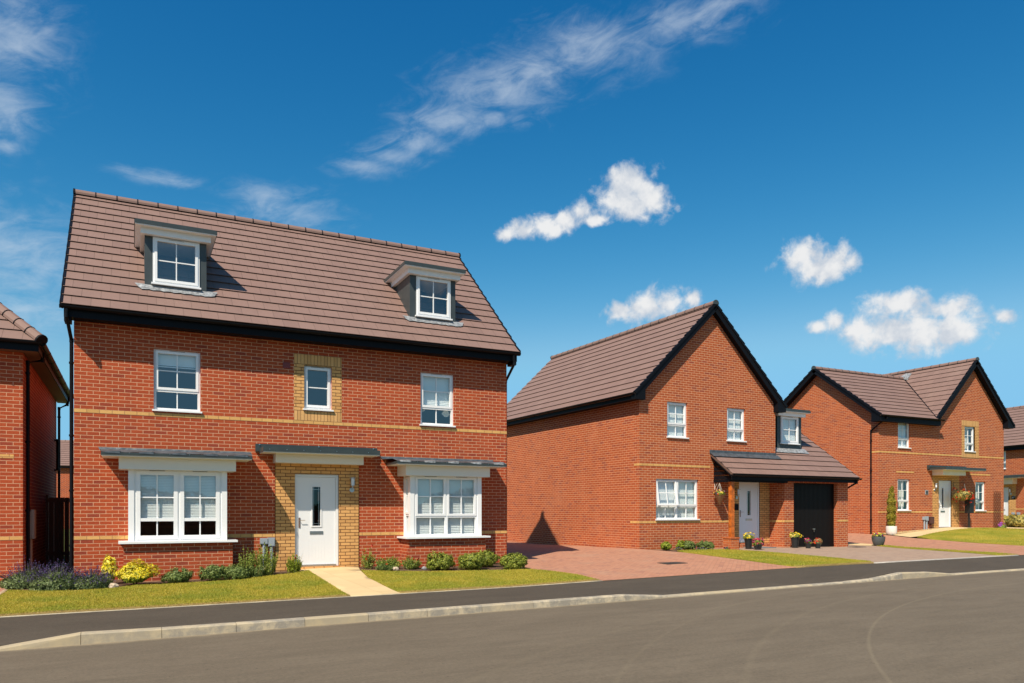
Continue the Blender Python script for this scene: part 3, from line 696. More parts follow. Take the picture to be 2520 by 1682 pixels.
def lamp(parent, X, x, z, hz=.34):
    l = MB(X); c0 = (x, -.1, 0)
    l.lathe([(.0, z), (.075, z), (.078, z - .012), (.03, z - .014)], c0, 14); l.lathe([(.042, z - .17), (.042, z - .185), (.0, z - .185)], c0, 12)
    l.tube([(x, -.1, z - .185), (x, -.1, z - .25), (x, -.02, z - .27)], .012, 6)
    l.tube([(x, -.03, z - .28), (x, -.002, z - .28)], .055, 14)
    for a in (-.043, .043): l.tube([(x + a, -.1, z - .18), (x + a, -.1, z - .005)], .004, 5)
    o = l.build('wall_lamp', M_CHROME, parent)
    g = MB(X); g.lathe([(.038, z - .17), (.038, z - .014)], c0, 14); g.build('lamp_glass', M_LAMPG, o, smooth=True)
    return o
def pipe(parent, pts, r=.034, clips=(), mt=None, name='downpipe'):
    p = MB(); p.tube(pts, r, 10)
    for q in clips: p.tube([(q[0], q[1], q[2] - .02), (q[0], q[1], q[2] + .02)], r * 1.35, 10)
    for a in pts[1:-1]: p.tube([Vector(a) - Vector((0, 0, .04)), Vector(a) + Vector((0, 0, .04))], r * 1.15, 10)
    return p.build(name, mt or M_BLACK, parent, smooth=True)
def meter(parent, X, x, z, w=.15, h=.16, m=None, zg=.2, dep=.09):
    b = MB(X); b.box(x - w / 2, x + w / 2, -dep, -.002, z - h, z); b.box(x - w / 2 + .012, x + w / 2 - .012, -dep - .006, -dep, z - h + .012, z - .012)
    b.tube([(x, -dep / 2, z - h), (x, -dep / 2, zg)], .035, 8); return b.build('meter_box', m or M_GREYBOX, parent)
# ================================================================ THE GROUND
_h = h
def h(x, y): return _h(min(max(x, -40), 62), min(y, 48))
def ground():
    xs = [-900, -300, -120, -60, -35] + [x * .8 for x in range(-30, 81)] + [72, 90, 140, 300, 900]
    ys = [-900, -200, -60, -25] + [y * .8 for y in range(-18, 70)] + [62, 75, 110, 200, 500, 1500]
    v = [(x, y, h(x, y) - .07) for y in ys for x in xs]; n = len(xs)
    f = [(j * n + i, j * n + i + 1, (j + 1) * n + i + 1, (j + 1) * n + i) for j in range(len(ys) - 1) for i in range(n - 1)]
    me = bpy.data.meshes.new('ground'); me.from_pydata(v, [], f); me.materials.append(M_FIELD); o = bpy.data.objects.new('ground', me); C.objects.link(o)
    me.polygons.foreach_set('use_smooth', [True] * len(f)); tag(o, kind='structure')
ground()
sheet('road', [(-60, -14), (90, -14), (90, 10.66), (-60, 10.66)], M_ROAD, h, 0, 1.)
sheet('pavement', [(-60, 10.785), (60, 10.785), (60, 12.51), (-60, 12.51)], M_PAVE, h, 0, .6)
def kerb():
    m = bpy.data.materials.new('kerb_stone'); nt = nt_new(m)
    g = nd(nt, 'ShaderNodeNewGeometry').outputs['Random Per Island']; oc = nd(nt, 'ShaderNodeTexCoord').outputs['Object']
    n = nd(nt, 'ShaderNodeTexNoise', Vector=oc, Scale=4.5, Detail=8., Roughness=.72, Distortion=.3).outputs[0]
    n2 = nd(nt, 'ShaderNodeTexNoise', Vector=oc, Scale=60., Detail=3., Roughness=.7).outputs[0]
    c1 = mixc(nt, g, (.42, .335, .21), (.50, .42, .30))
    grey = mixc(nt, n2, (.20, .18, .15), (.34, .30, .24))
    k = mth(nt, 'MULTIPLY', ramp(nt, n, .38, .58), ramp(nt, g, .1, .6, .35, 1.))
    b = nd(nt, 'ShaderNodeBsdfPrincipled', Roughness=.9); b.inputs['Specular IOR Level'].default_value = .2
    nt.links.new(mixc(nt, k, c1, grey), b.inputs['Base Color']); nt.links.new(nd(nt, 'ShaderNodeBump', Strength=.7, Distance=.004, Height=n2).outputs[0], b.inputs['Normal'])
    nt.links.new(b.outputs[0], nd(nt, 'ShaderNodeOutputMaterial').inputs[0])
    mb = MB(); x = -.555 - 40 * .9055
    while x < 58:
        a, b_ = x + .003, x + .9025; pr = []
        for q in (a, b_):
            z = ktop(q); r = lin(ZR, q)
            pr.append([(q, 10.655, r - .05), (q, 10.668, max(z - .018, r)), (q, 10.685, z), (q, 10.79, z + .003), (q, 10.79, r - .1)])
        for i in range(4): mb.poly([pr[0][i], pr[1][i], pr[1][i + 1], pr[0][i + 1]])
        mb.poly(pr[0][::-1]); mb.poly(pr[1]); x += .9055
    o = mb.build('kerb', m); tag(o, kind='structure')
    # weld so that every stone is one island
    import bmesh
    b = bmesh.new(); b.from_mesh(o.data); bmesh.ops.remove_doubles(b, verts=b.verts, dist=.0004); b.to_mesh(o.data); b.free()
kerb()
sheet('pavement_edging', [(-40, 12.51), (8.35, 12.51), (8.35, 12.56), (-40, 12.56)], M_KERB, h, .006, .9, skirt=.05)
sheet('drive_edging', [(16.4, 12.50), (22.4, 12.50), (22.4, 12.64), (16.4, 12.64)], mat('pale_edging', (.42, .38, .33), .9, noise=(6, .2)), h, .012, .9, skirt=.05)
sheet('flower_bed', [(-2.2, 14.6), (8.55, 14.6), (8.55, 17.4), (-2.2, 17.6)], M_SOIL, h, -.012, .4)
sheet('flower_bed', [(14.0, 17.3), (17.4, 17.5), (17.4, 19.3), (14.0, 19.3)], M_SOIL, h, -.02, .4)
LAWNS = dict(
 a=[(-2.02, 12.57), (3.30, 12.57), (3.50, 16.90), (3.09, 16.52), (2.34, 16.25), (1.77, 15.95), (1.1, 15.90), (.6, 15.83), (.08, 15.85), (-.33, 15.5), (-.9, 15.42), (-1.4, 15.6), (-1.98, 16.1)],
 b=[(4.19, 12.57), (8.32, 12.57), (8.5, 13.6), (8.36, 14.6), (8.15, 15.18), (7.4, 15.25), (6.84, 15.38), (5.74, 15.58), (5.0, 15.95), (4.54, 16.38), (4.32, 15.0)],
 c=[(13.74, 12.57), (16.4, 12.57), (16.7, 12.95), (16.86, 14.84), (17.05, 16.9), (16.85, 18.4), (15.7, 18.2), (14.66, 17.95), (14.38, 17.3), (13.84, 12.85)],
 d=[(21.75, 12.57), (22.5, 12.57), (23.4, 15.1), (24.75, 18.5), (24.35, 18.65), (23.0, 15.6)],
 e=[(27.02, 12.57), (46, 12.57), (52, 20), (44, 23.2), (41, 24), (37.6, 22), (36.95, 21.2), (34.4, 21.15), (33.6, 20.6), (32.6, 20.35), (30.2, 20.05), (28.15, 19.6), (27.78, 18.6), (27.36, 15.1)])
def lawn_z(k):
    return (lambda x, y: h(x, y) + (.10 * max(0, 1 - ((x - 31.8) / 4.) ** 2 - ((y - 19.1) / 1.4) ** 2) if k == 'e' else 0))
for k, p in LAWNS.items(): sheet('lawn', p, M_LAWN, lawn_z(k), .018, .4, skirt=.05)
sheet('path', [(3.305, 12.56), (4.185, 12.56), (4.31, 15), (4.53, 16.4), (4.72, 17.30), (3.2, 17.30), (3.5, 16.9)], M_SLAB, h, .010, .6, skirt=.03, rot=R(2), origin=(3.3, 12.4))
sheet('path', [(23.97, 19.0), (24.35, 18.45), (24.85, 18.62), (24.72, 29), (23.97, 29)], M_SLAB, h, .014, .8)
sheet('path', [(27.80, 19.65), (28.15, 19.62), (30.2, 20.07), (32.6, 20.37), (33.6, 20.62), (34.5, 21.16), (36.8, 21.22), (36.8, 21.29), (32.0, 21.29), (30, 20.92), (28.05, 20.62)], M_SLAB, lawn_z('z'), .03, .6)
sheet('path', [(41.2, 24.2), (52.2, 20.2), (52.6, 21.4), (45, 26.2), (41, 26)], M_SLAB, h, .02, 1.)
D1 = [(8.34, 12.52), (13.72, 12.52), (13.83, 12.83), (14.37, 17.28), (14.08, 19.07), (13.74, 29), (13.5, 36), (8.4, 36), (8.615, 17.3), (8.5, 16.4), (8.17, 15.2), (8.38, 14.6), (8.52, 13.6)]
sheet('block_paving_drive', D1, M_PAVR, h, .004, .6, rot=R(45))
D2 = [(16.41, 12.58), (21.74, 12.58), (23.0, 15.6), (24.35, 18.5), (23.96, 19.5), (16.9, 19.5), (16.86, 18.4), (17.06, 16.9), (16.87, 14.84), (16.71, 12.95)]
sheet('block_paving_drive', D2, M_PAVG, h, .004, .6, rot=R(8))
D3 = [(22.52, 12.53), (27.0, 12.53), (27.35, 15.1), (27.77, 18.6), (27.8, 19.65), (28.05, 20.62), (28.09, 21.3), (28.09, 30), (24.74, 30), (24.86, 18.6), (23.42, 15.1)]
sheet('block_paving_drive', D3, M_PAVR, h, .004, .6, rot=R(12))
sheet('block_paving_drive', [(-9, 12.57), (-2.06, 12.57), (-2.02, 16.1), (-2.2, 17.8), (-9, 17.8)], M_PAVR, h, .006, .6, rot=R(0))
sheet('block_edging', [(-2.06, 12.57), (-1.99, 12.57), (-1.96, 16.15), (-2.03, 16.15)], mat('tan_edging', (.42, .30, .2), .9, noise=(8, .3)), h, .024, .3, skirt=.04)
# gravel strip with loose stones
sheet('gravel_strip', [(28.1, 20.7), (30, 20.93), (32.0, 21.29), (28.1, 21.29)], M_GRAVEL, lawn_z('z'), .028, .3)
def pebbles():
    rng = random.Random(5); mb = MB()
    for i in range(900):
        x = rng.uniform(28.15, 31.9); y = rng.uniform(20.7 + (x - 28.1) * .13, 21.28); s = rng.uniform(.015, .04); z = h(x, y) + .03; a = rng.uniform(0, 6)
        q = [(x + s * math.cos(a + k * 2.094), y + s * math.sin(a + k * 2.094), z) for k in range(3)]
        t = (x + rng.uniform(-.4, .4) * s, y, z + s * .9)
        for k in range(3): mb.poly([q[k], q[(k + 1) % 3], t])
    tag(mb.build('gravel', M_GRAVEL), 'loose golden gravel along the foot of the wall by the white pot', 'gravel', kind='stuff')
pebbles()
for (x, y, w, d, rz, lab) in ((11.9, 14.75, .62, .42, 0, 'dark rectangular drain cover set in the wide red block driveway'), (23.05, 18.35, .55, .4, .1, 'dark drain cover set in the greyish driveway before the garage')):
    t = thing('drain_cover', (x, y, h(x, y)), rz, lab, 'drain cover', 'drain covers set in the driveways')
    b = MB(); b.box(-w / 2, w / 2, -d / 2, d / 2, -.02, .016); b.build('frame', M_IRON, t)
    b = MB()
    for i in range(9): b.box(-w / 2 + .03, w / 2 - .03, -d / 2 + .03 + i * (d - .06) / 9, -d / 2 + .03 + (i + .6) * (d - .06) / 9, .016, .022)
    b.build('grating', M_IRON, t)
# ================================================================ HOUSE ONE (three storeys, two dormers)
A1 = thing('house', (-1.02, 17.317, 0), 0, 'three-storey red brick house with two roof dormers, two bay windows and a white front door', 'house')
w = MB(); L1 = 9.63; Dp = 7.1
BAYL, BAYR = (1.05, 2.74, 1.0, 2.41), (6.95, 8.62, 1.0, 2.41)
wall(w, (0, 0), (L1, 0), -.1, 5.42, [(1.437, 2.338, 3.70, 4.975), (4.513, 5.14, 3.905, 4.893), (7.295, 8.17, 3.695, 4.972), BAYL, BAYR, (4.307, 5.297, .33, 2.426)], .085)
wall(w, (L1, 0), (L1, Dp), -.1, 5.42, u0=L1); wall(w, (L1, Dp), (0, Dp), -.1, 5.42, [(1.2, 3.4, .35, 2.3), (6.6, 8.6, 1.2, 2.3)]); wall(w, (0, Dp), (0, 0), -.1, 5.42, u0=.1125 * 3)
gs = .905
gable(w, (L1, 0), (L1, Dp), [(0, 5.42), (Dp, 5.42), (Dp, 5.9), (3.55, 9.1), (0, 5.9)]); gable(w, (0, Dp), (0, 0), [(0, 5.42), (Dp, 5.42), (Dp, 5.9), (3.55, 9.1), (0, 5.9)])
w.build('wall', M_RED, A1)
b = MB(); e = .004
for a_, b_, z in ((-e, L1 + e, 3.5625), (-e, 4.0, 1.0125), (5.77, L1 + e, 1.0125)): b.box(a_, b_, -e, .02, z, z + .075)
for x in (-e, L1 - .02):
    for z in (3.5625, 1.0125): b.box(x, x + .02 + e, .02, 1.2, z, z + .075)
b.build('brick_band', M_BAND, A1)
# yellow brick: door surround and window surround
y_ = MB(); wall(y_, (3.875, -.012), (5.77, -.012), .2, 2.66, [(4.307 - 3.875, 5.297 - 3.875, .2, 2.426)], .09); y_.box(5.76, 5.77, -.012, .0, .2, 2.66); y_.box(3.875, 3.885, -.012, .0, .2, 2.66)
y_.build('brick_surround', M_YEL, A1)
s_ = MB(); wall(s_, (4.288, -.004), (5.363, -.004), 3.8625, 4.9125, [(.225, .852, 3.8625, 4.893)], .08, u0=.07); s_.build('brick_surround', M_YEL, A1)
s_ = MB()
s_.poly([(4.288, -.005, 4.9125), (5.363, -.005, 4.9125), (5.363, -.005, 5.1375), (4.288, -.005, 5.1375)], 0, [(0, .225), (1.075, .225), (1.075, .45), (0, .45)])
s_.poly([(4.288, -.005, 3.6375), (5.363, -.005, 3.6375), (5.363, -.005, 3.8625), (4.288, -.005, 3.8625)], 0, [(0, 0), (1.075, 0), (1.075, .225), (0, .225)])
s_.build('soldier_course', M_SOLD, A1)
X0 = Matrix.Identity(4)
window(A1, X0, 1.437, 2.338, 3.70, 4.975, blind=.26, slats=False)
window(A1, X0, 4.513, 5.14, 3.905, 4.893, split=0, bars=0)
window(A1, X0, 7.295, 8.17, 3.695, 4.972, blind=.66, slats=False)
# interior: floors and an inner wall, seen through the glass
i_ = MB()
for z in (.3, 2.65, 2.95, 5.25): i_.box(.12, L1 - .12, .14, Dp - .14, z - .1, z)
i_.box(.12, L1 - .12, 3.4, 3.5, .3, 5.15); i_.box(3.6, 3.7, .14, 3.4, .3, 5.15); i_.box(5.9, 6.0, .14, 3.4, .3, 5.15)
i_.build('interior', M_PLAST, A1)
# gathered blind hanging out of the right-hand first-floor window
gb = MB()
for cx, sp_, a_ in ((7.41, .075, 250), (8.02, .14, 215)):
    for k in range(8):
        a0, a1 = R(a_ + k * 13), R(a_ + 13 + k * 13)
        gb.poly([(cx, .165, 4.15), (cx + sp_ * math.cos(a0), .155 + .02 * (k % 2), 4.14 + sp_ * 1.5 * math.sin(a0)), (cx + sp_ * math.cos(a1), .155 + .02 * ((k + 1) % 2), 4.14 + sp_ * 1.5 * math.sin(a1))])
gb.build('blind_end', M_CURT, A1)
door(A1, X0, 4.307, 5.297, .33, 2.426, y=.03, gx=(.405, .585), gz=(.44, .865))
st_ = MB(); st_.box(4.30, 5.31, -.05, .1, .2, .328); st_.build('doorstep', M_YEL, A1)
canopy(A1, X0, 3.545, 6.091, 2.98, .60, 3.84, 5.802, .30, 2.655, rear=(3.45, 6.187, 3.065))
lamp(A1, X0, 5.60, 2.36)
meter(A1, X0, 3.63, .99, .16, .13, M_GREYBOX, .2); meter(A1, X0, 3.79, 1.0, .14, .19, M_GREYBOX, .2)
v_ = MB(); v_.box(4.044, 4.203, -.02, .0, 4.79, 4.915)
for i in range(4): v_.box(4.06, 4.187, -.026, -.02, 4.808 + i * .025, 4.820 + i * .025)
v_.build('air_vent', M_REDV, A1)
def bay(parent, bx0, bx1, fx0, fx1, mx0, mx1, cx0, cx1, lower, r0, r1):
    b = MB(); wall(b, (bx0, -.62), (bx1, -.62), -.05, .935, u0=.06); wall(b, (bx0, 0), (bx0, -.62), -.05, .935, u0=.05); wall(b, (bx1, -.62), (bx1, 0), -.05, .935)
    b.poly([(bx0, -.62, .93), (bx1, -.62, .93), (bx1, 0, .93), (bx0, 0, .93)])
    o = b.build('bay_window', M_RED, parent)
    s = MB(); s.box(bx0 - .09, bx1 + .09, -.72, -.005, .944, .985); s.build('sill', M_WHITE, o)
    q = .105; f = MB()
    for x in (fx0, fx1 - q): f.box(x, x + q, -.48, -.375, .985, 2.43)
    f.box(fx0, fx0 + .06, -.06, -.004, .985, 2.43); f.box(fx1 - .06, fx1, -.06, -.004, .985, 2.43); f.build('corner_post', M_WHITE, o)
    sp_ = .33 if lower == 'two' else .245
    window(o, X0, fx0 + q, fx1 - q, .985, 2.43, y=-.46, cols=2, split=sp_ if lower == 'two' else 0, sill=0, name='window_frame', blind=.78 if lower != 'two' else .99, tilt=0, slats=lower == 'two') if lower == 'two' else baywin(o, fx0 + q, fx1 - q)
    for A_, B_ in (((fx0 + .02, -.06), (fx0 + .02, -.375)), ((fx1 - .02, -.375), (fx1 - .02, -.06))):
        window(o, facing(A_, B_), 0, .315, .985, 2.43, y=.0, cols=1, split=.36 if lower == 'two' else .0, bars=0, sill=0, name='window_frame')
    canopy(o, X0, cx0, cx1, 2.79, .82, mx0, mx1, .63, 2.42, lead=True, rear=(r0, r1, 2.89), flat=True, name='beam_and_soffit')
    return o
def baywin(o, x0, x1):
    """left bay: each light one tall casement with a cross bar, a thick rail below and a low pane"""
    f = MB(); g = MB(); bl = MB(); y = -.46; F = .05; z0, z1 = .985, 2.43; pw = (x1 - x0) / 2
    f.box(x0, x1, y, y + .07, z1 - F, z1); f.box(x0, x1, y, y + .07, z0, z0 + F); f.box(x0, x0 + F, y, y + .07, z0 + F, z1 - F); f.box(x1 - F, x1, y, y + .07, z0 + F, z1 - F); f.box(x0 + pw - .035, x0 + pw + .035, y, y + .07, z0 + F, z1 - F)
    for c_ in range(2):
        a = x0 + pw * c_ + (F if not c_ else .035) - .012; b = x0 + pw * (c_ + 1) - (F if c_ else .035) + .012; q = .075; yo = y - .014; zb, zt = z0 + F - .015, z1 - F + .015; zr = z0 + .43; xc = (a + b) / 2
        f.box(a, b, yo, y + .05, zt - q, zt); f.box(a, b, yo, y + .05, zb, zb + q); f.box(a, a + q, yo, y + .05, zb + q, zt - q); f.box(b - q, b, yo, y + .05, zb + q, zt - q); f.box(a + q, b - q, yo + .004, y + .05, zr - .032, zr + .032)
        f.box(xc - .012, xc + .012, y + .02, y + .046, zb + q, zr - .032); f.box(xc - .012, xc + .012, y + .02, y + .046, zr + .032, zt - q)
        zm = (zr + zt - q) / 2; f.box(a + q, b - q, y + .0205, y + .0455, zm - .012, zm + .012)
        g.poly([(a + q, y + .033, zb + q), (b - q, y + .033, zb + q), (b - q, y + .033, zt - q), (a + q, y + .033, zt - q)])
        f.box(xc - .14, xc + .14, y - .008, y, z1 - .028, z1 - .014, 1)
        z = z1 - F
        while z > zr + .03:
            bl.poly([(a + .03, y + .085, z - .03), (b - .03, y + .085, z - .03), (b - .03, y + .098, z), (a + .03, y + .098, z)]); z -= .032
        bl.box(a + .03, b - .03, y + .08, y + .1, zr + .02, zr + .045)
    f.build('window_frame', [M_WHITE, M_SLOT], o); g.build('pane', M_GLASS, o); bl.build('blind', M_BLIND, o)
bay(A1, .884, 2.916, .966, 2.82, .802, 2.98, .508, 3.273, 'one', .423, 3.376)
bay(A1, 6.784, 8.751, 6.863, 8.704, 6.708, 8.862, 6.445, 9.212, 'two', 6.272, 9.247)
# roof
sl = math.hypot(1, gs)
r = MB(); roof_plane(r, (-.19, -.45, 5.585), (1, 0, 0), (0, 1, gs), [(0, 0), (9.97, 0), (9.97, 4.0 * sl), (0, 4.0 * sl)]); rf = r.build('roof', M_TILE, A1)
r = MB(); roof_plane(r, (9.78, 7.55, 5.585), (-1, 0, 0), (0, -1, gs), [(0, 0), (9.97, 0), (9.97, 4.0 * sl), (0, 4.0 * sl)]); r.build('roof', M_TILE, A1)
r = MB(); ridge(r, (-.20, 3.55, 9.215), (9.79, 3.55, 9.215)); r.build('ridge_tiles', [M_TILE, M_BLACK], rf)
k = MB()     # clipped verge units, one per course
for x in (-.215, 9.755):
    for i in range(16):
        t = i * .345; y0 = -.45 + t / sl; z0 = 5.585 + (y0 + .45) * gs; y1 = y0 + .345 / sl; z1 = z0 + .345 / sl * gs
        k.hexa([(x, y0 - .01, z0 - .05), (x + .05, y0 - .01, z0 - .05), (x + .05, y1, z1 - .07), (x, y1, z1 - .07)], [(x, y0 - .01, z0 + .052), (x + .05, y0 - .01, z0 + .052), (x + .05, y1, z1 + .02), (x, y1, z1 + .02)])
k.build('verge_trim', M_BLACK, rf)
f = MB(); f.box(-.15, L1 + .12, -.35, -.33, 5.375, 5.60); f.box(-.15, L1 + .12, 7.43, 7.45, 5.375, 5.60); f.build('fascia', M_BLACKM, A1)
f = MB(); f.box(-.149, L1 + .119, -.329, -.0, 5.385, 5.40); f.box(-.149, -.03, -.32, .0, 5.30, 5.384); f.box(L1 + .02, L1 + .119, -.32, .0, 5.30, 5.384); f.build('soffit', M_BLACKM, A1)
f = MB()
for x in (-.15, L1 + .09): f.hexa([(x, -.33, 5.40), (x + .03, -.33, 5.40), (x + .03, .25, 5.40), (x, .25, 5.40)], [(x, -.33, 5.56), (x + .03, -.33, 5.56), (x + .03, .25, 6.08), (x, .25, 6.08)])
f.build('box_end', M_BLACKM, A1)
g = MB(); gutter(g, (-.22, -.42, 5.575), (9.80, -.42, 5.575)); g.build('gutter', M_BLACK, A1)
pipe(A1, [(-.10, -.42, 5.52), (-.10, -.42, 5.38), (-.045, .06, 5.0), (-.045, .06, .2)], clips=[(-.045, .06, z) for z in (4.55, 3.1, 2.0, .9)])
pipe(A1, [(9.62, -.42, 5.52), (9.64, -.42, 5.30), (9.68, .15, 4.95), (9.68, .15, .3)])
rz = lambda v: 5.60 + (v + .45) * gs
for (x0, x1, wx0, wx1, fx0, fx1) in ((1.273, 2.485, 1.427, 2.343, 1.075, 2.68), (7.14, 8.35, 7.302, 8.214, 6.91, 8.52)):
    d_ = dormer(A1, x0, x1, .34, rz, wx0, wx1, 6.42, 7.40, 7.445, fx0, fx1, 0)
    p = MB(); n = 24; rg = random.Random(int(x0))
    for i in range(n):
        a, b_ = x0 - .19 + (x1 - x0 + .42) * i / n, x0 - .19 + (x1 - x0 + .42) * (i + 1) / n
        def q(x, v): return (x, v, rz(v) + .035 + (.03 if v > .3 else 0))
        edge = lambda x: .34 if x0 < x < x1 else .34 - .06
        lo = lambda j: .225 + .012 * math.sin(j * 2.1) + (.13 if j in (0, n) else .05 if j in (1, n - 1) else 0)
        p.poly([q(a, lo(i)), q(b_, lo(i + 1)), q(b_, .35), q(a, .35)])
    p.build('lead_apron', M_LEADP, d_)
# ================================================================ HOUSE ZERO (left edge, hipped roof)
A0 = thing('house', (-1.93, 17.8, 0), 0, 'red brick house with a hipped roof cut off by the left edge of the photo', 'house')
w = MB(); wall(w, (-9.5, 0), (0, 0), -.1, 4.8, [(-0 + 3.0, 4.2, 3.0, 4.2)]); wall(w, (0, 0), (0, 7.56), -.1, 4.8, u0=.1); wall(w, (0, 7.56), (-9.5, 7.56), -.1, 4.8); wall(w, (-9.5, 7.56), (-9.5, 0), -.1, 4.8); w.build('wall', M_RED, A0)
window(A0, facing((-9.5, 0), (0, 0)), 3.0, 4.2, 3.0, 4.2)
b = MB(); b.box(-9.5, -.15, -e, .02, 2.6375, 2.7125); b.box(-9.5, e, -e, .02, 1.0125, 1.0875); b.build('brick_band', M_BAND, A0)
hs = .91; hl = math.hypot(1, hs); hd = 4.18
r = MB()
roof_plane(r, (-9.85, -.4, 4.915), (1, 0, 0), (0, 1, hs), [(0, 0), (10.2, 0), (10.2 - hd, hd * hl), (hd, hd * hl)])
roof_plane(r, (.35, -.4, 4.915), (0, 1, 0), (-1, 0, hs), [(0, 0), (8.36, 0), (hd, hd * hl)])
roof_plane(r, (.35, 7.96, 4.915), (-1, 0, 0), (0, -1, hs), [(0, 0), (10.2, 0), (10.2 - hd, hd * hl), (hd, hd * hl)])
roof_plane(r, (-9.85, 7.96, 4.915), (0, -1, 0), (1, 0, hs), [(0, 0), (8.36, 0), (hd, hd * hl)])
rf0 = r.build('roof', M_TILE, A0)
r = MB(); zr_ = 4.915 + hd * hs
ridge(r, (.35, -.4, 4.95), (.35 - hd, -.4 + hd, zr_ + .03), .11, .36); ridge(r, (.35, 7.96, 4.95), (.35 - hd, 7.96 - hd, zr_ + .03), .11, .36); ridge(r, (-9.85 + hd, -.4 + hd, zr_ + .01), (.35 - hd, -.4 + hd, zr_ + .01)); r.build('ridge_tiles', [M_TILE, M_BLACK], rf0)
f = MB(); f.box(-9.8, .3, -.32, -.3, 4.74, 4.93); f.box(.28, .30, -.30, 7.86, 4.74, 4.93); f.build('fascia', M_BLACKM, A0)
f = MB(); f.box(-9.8, .28, -.3, -.002, 4.75, 4.765); f.box(.002, .28, -.002, 7.86, 4.75, 4.765); f.build('soffit', mat('brown_soffit', (.12, .06, .035), .6), A0)
g = MB(); gutter(g, (-9.8, -.37, 4.93), (.36, -.37, 4.93)); gutter(g, (.355, -.3, 4.93), (.355, 7.9, 4.93)); g.build('gutter', M_BLACK, A0)
pipe(A0, [(.33, .45, 4.86), (.30, .45, 4.70), (.05, .35, 4.62), (.05, .35, .2)], clips=[(.05, .35, z) for z in (4.4, 3.0, 1.6)])
pipe(A0, [(.33, 7.4, 4.86), (.28, 7.4, 4.66), (.07, 7.5, 4.55), (.07, 7.5, .2)], clips=[(.07, 7.5, 4.3)])
pipe(A0, [(.02, 6.6, 3.55), (.10, 6.6, 3.55), (.10, 6.6, 2.75), (.02, 6.6, 2.72)], name='overflow_pipe')
c = MB(); c.box(.0, .15, .48, .80, 1.02, 1.62); c.box(.02, .13, .47, .48, 1.05, 1.59); c.tube([(.07, .64, 1.02), (.07, .64, .15)], .03, 8); c.build('meter_box', M_BEIGE, A0)
# dark gate at the back of the passage
t = thing('side_gate', (-1.92, 22.3, h(-1.5, 22.3)), 0, 'dark timber gate closing the narrow passage between two houses', 'gate')
b = MB()
for i in range(7): b.box(.06 + i * .112, .165 + i * .112, 0, .025, .04, 1.72)
b.build('boards', M_TRELL, t)
b = MB(); b.box(0, .05, -.03, .05, 0, 1.78); b.box(.85, .89, -.03, .05, 0, 1.78); b.box(.05, .85, -.02, .0, 1.6, 1.7); b.box(.05, .85, -.02, .0, .25, .35); b.build('gate_frame', M_TRELL, t)
# ================================================================ HOUSE TWO (gable to the street, porch and garage)
R2 = R(1.95); A2 = thing('house', (14.1, 19.09, 0), R2, 'red brick house with a pointed gable, lean-to porch roof and black garage door', 'house')
W2 = 5.985; D2_ = 9.7; m2 = .958; ap = 8.40; um = 2.99; ev = -.33; zev = 5.24
w = MB()
wall(w, (0, 0), (W2, 0), -.05, 5.35, [(1.118, 1.965, 3.95, 5.08), (3.698, 4.535, 3.95, 5.05), (.666, 2.435, 1.32, 2.605), (4.246, 5.229, .5, 2.6)], .10)
wall(w, (W2, 0), (W2, D2_), 2.0, 5.35); wall(w, (W2, D2_), (0, D2_), -.05, 5.35); wall(w, (0, D2_), (0, 0), -.05, 5.35, u0=.05)
for A_, B_ in (((0, 0), (W2, 0)), ((W2, D2_), (0, D2_))): gable(w, A_, B_, [(0, 5.35), (W2, 5.35), (W2, ap - (W2 - um) * m2 - .06), (um, ap - .06), (0, ap - um * m2 - .06)])
# garage box
wall(w, (5.693, 0), (5.693, -.65), -.05, 2.75, u0=.1); wall(w, (5.693, -.65), (8.96, -.65), -.05, 2.62, [(6.151 - 5.693, 8.396 - 5.693, -.05, 2.56)], .22, u0=.07); wall(w, (8.96, -.65), (8.96, 5.3), -.05, 2.75, u0=.03); wall(w, (8.96, 5.3), (W2, 5.3), -.05, 2.75)
gable(w, (8.96, -.65), (8.96, 5.3), [(0, 2.75), (5.95, 2.75), (3.0, 4.95)])
w.build('wall', M_ORA, A2)
b = MB(); b.box(-e, 2.95, -e, .02, 3.0, 3.075); b.box(-.0 - e, .02, .02, .26, 3.0, 3.075)
b.box(-e, 4.0, -e, .02, 1.2, 1.275); b.box(-e, .02, .02, .45, 1.2, 1.275)
b.box(5.693 - e, 5.713, -.63, -.0, 1.2, 1.275); b.box(5.693 - e, 6.151, -.65 - e, -.63, 1.2, 1.275); b.box(8.396, 8.96 + e, -.65 - e, -.63, 1.2, 1.275)
b.build('brick_band', M_BANDO, A2)
y_ = MB(); wall(y_, (3.98, -.006), (5.69, -.006), .3, 2.75, [(4.246 - 3.98, 5.229 - 3.98, .3, 2.6)], .10); y_.build('brick_surround', M_YEL, A2)
s_ = MB(); s_.box(4.2, 5.65, -.12, -.006, .2, .47); s_.build('doorstep', M_ORA, A2)
window(A2, X0, 1.118, 1.965, 3.95, 5.08, y=.06, split=.36, blind=.99, slats=False)
window(A2, X0, 3.698, 4.535, 3.95, 5.05, y=.06, split=.33, blind=.99, slats=False)
window(A2, X0, .666, 2.435, 1.32, 2.605, y=.06, cols=2, split=.33, blind=.99, opened=0, slats=False)
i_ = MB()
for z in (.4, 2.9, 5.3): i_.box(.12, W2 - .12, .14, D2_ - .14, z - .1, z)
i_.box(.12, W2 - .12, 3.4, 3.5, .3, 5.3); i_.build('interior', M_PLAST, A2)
door(A2, X0, 4.246, 5.229, .5, 2.6, y=.03, gx=(.44, .60), gz=(.45, .84), lead=True)
lamp(A2, X0, 4.12, 2.32); pq = MB(); pq.box(4.02, 4.2, -.03, -.006, 1.62, 1.82); pq.build('dark_plaque', M_BLACK, A2)
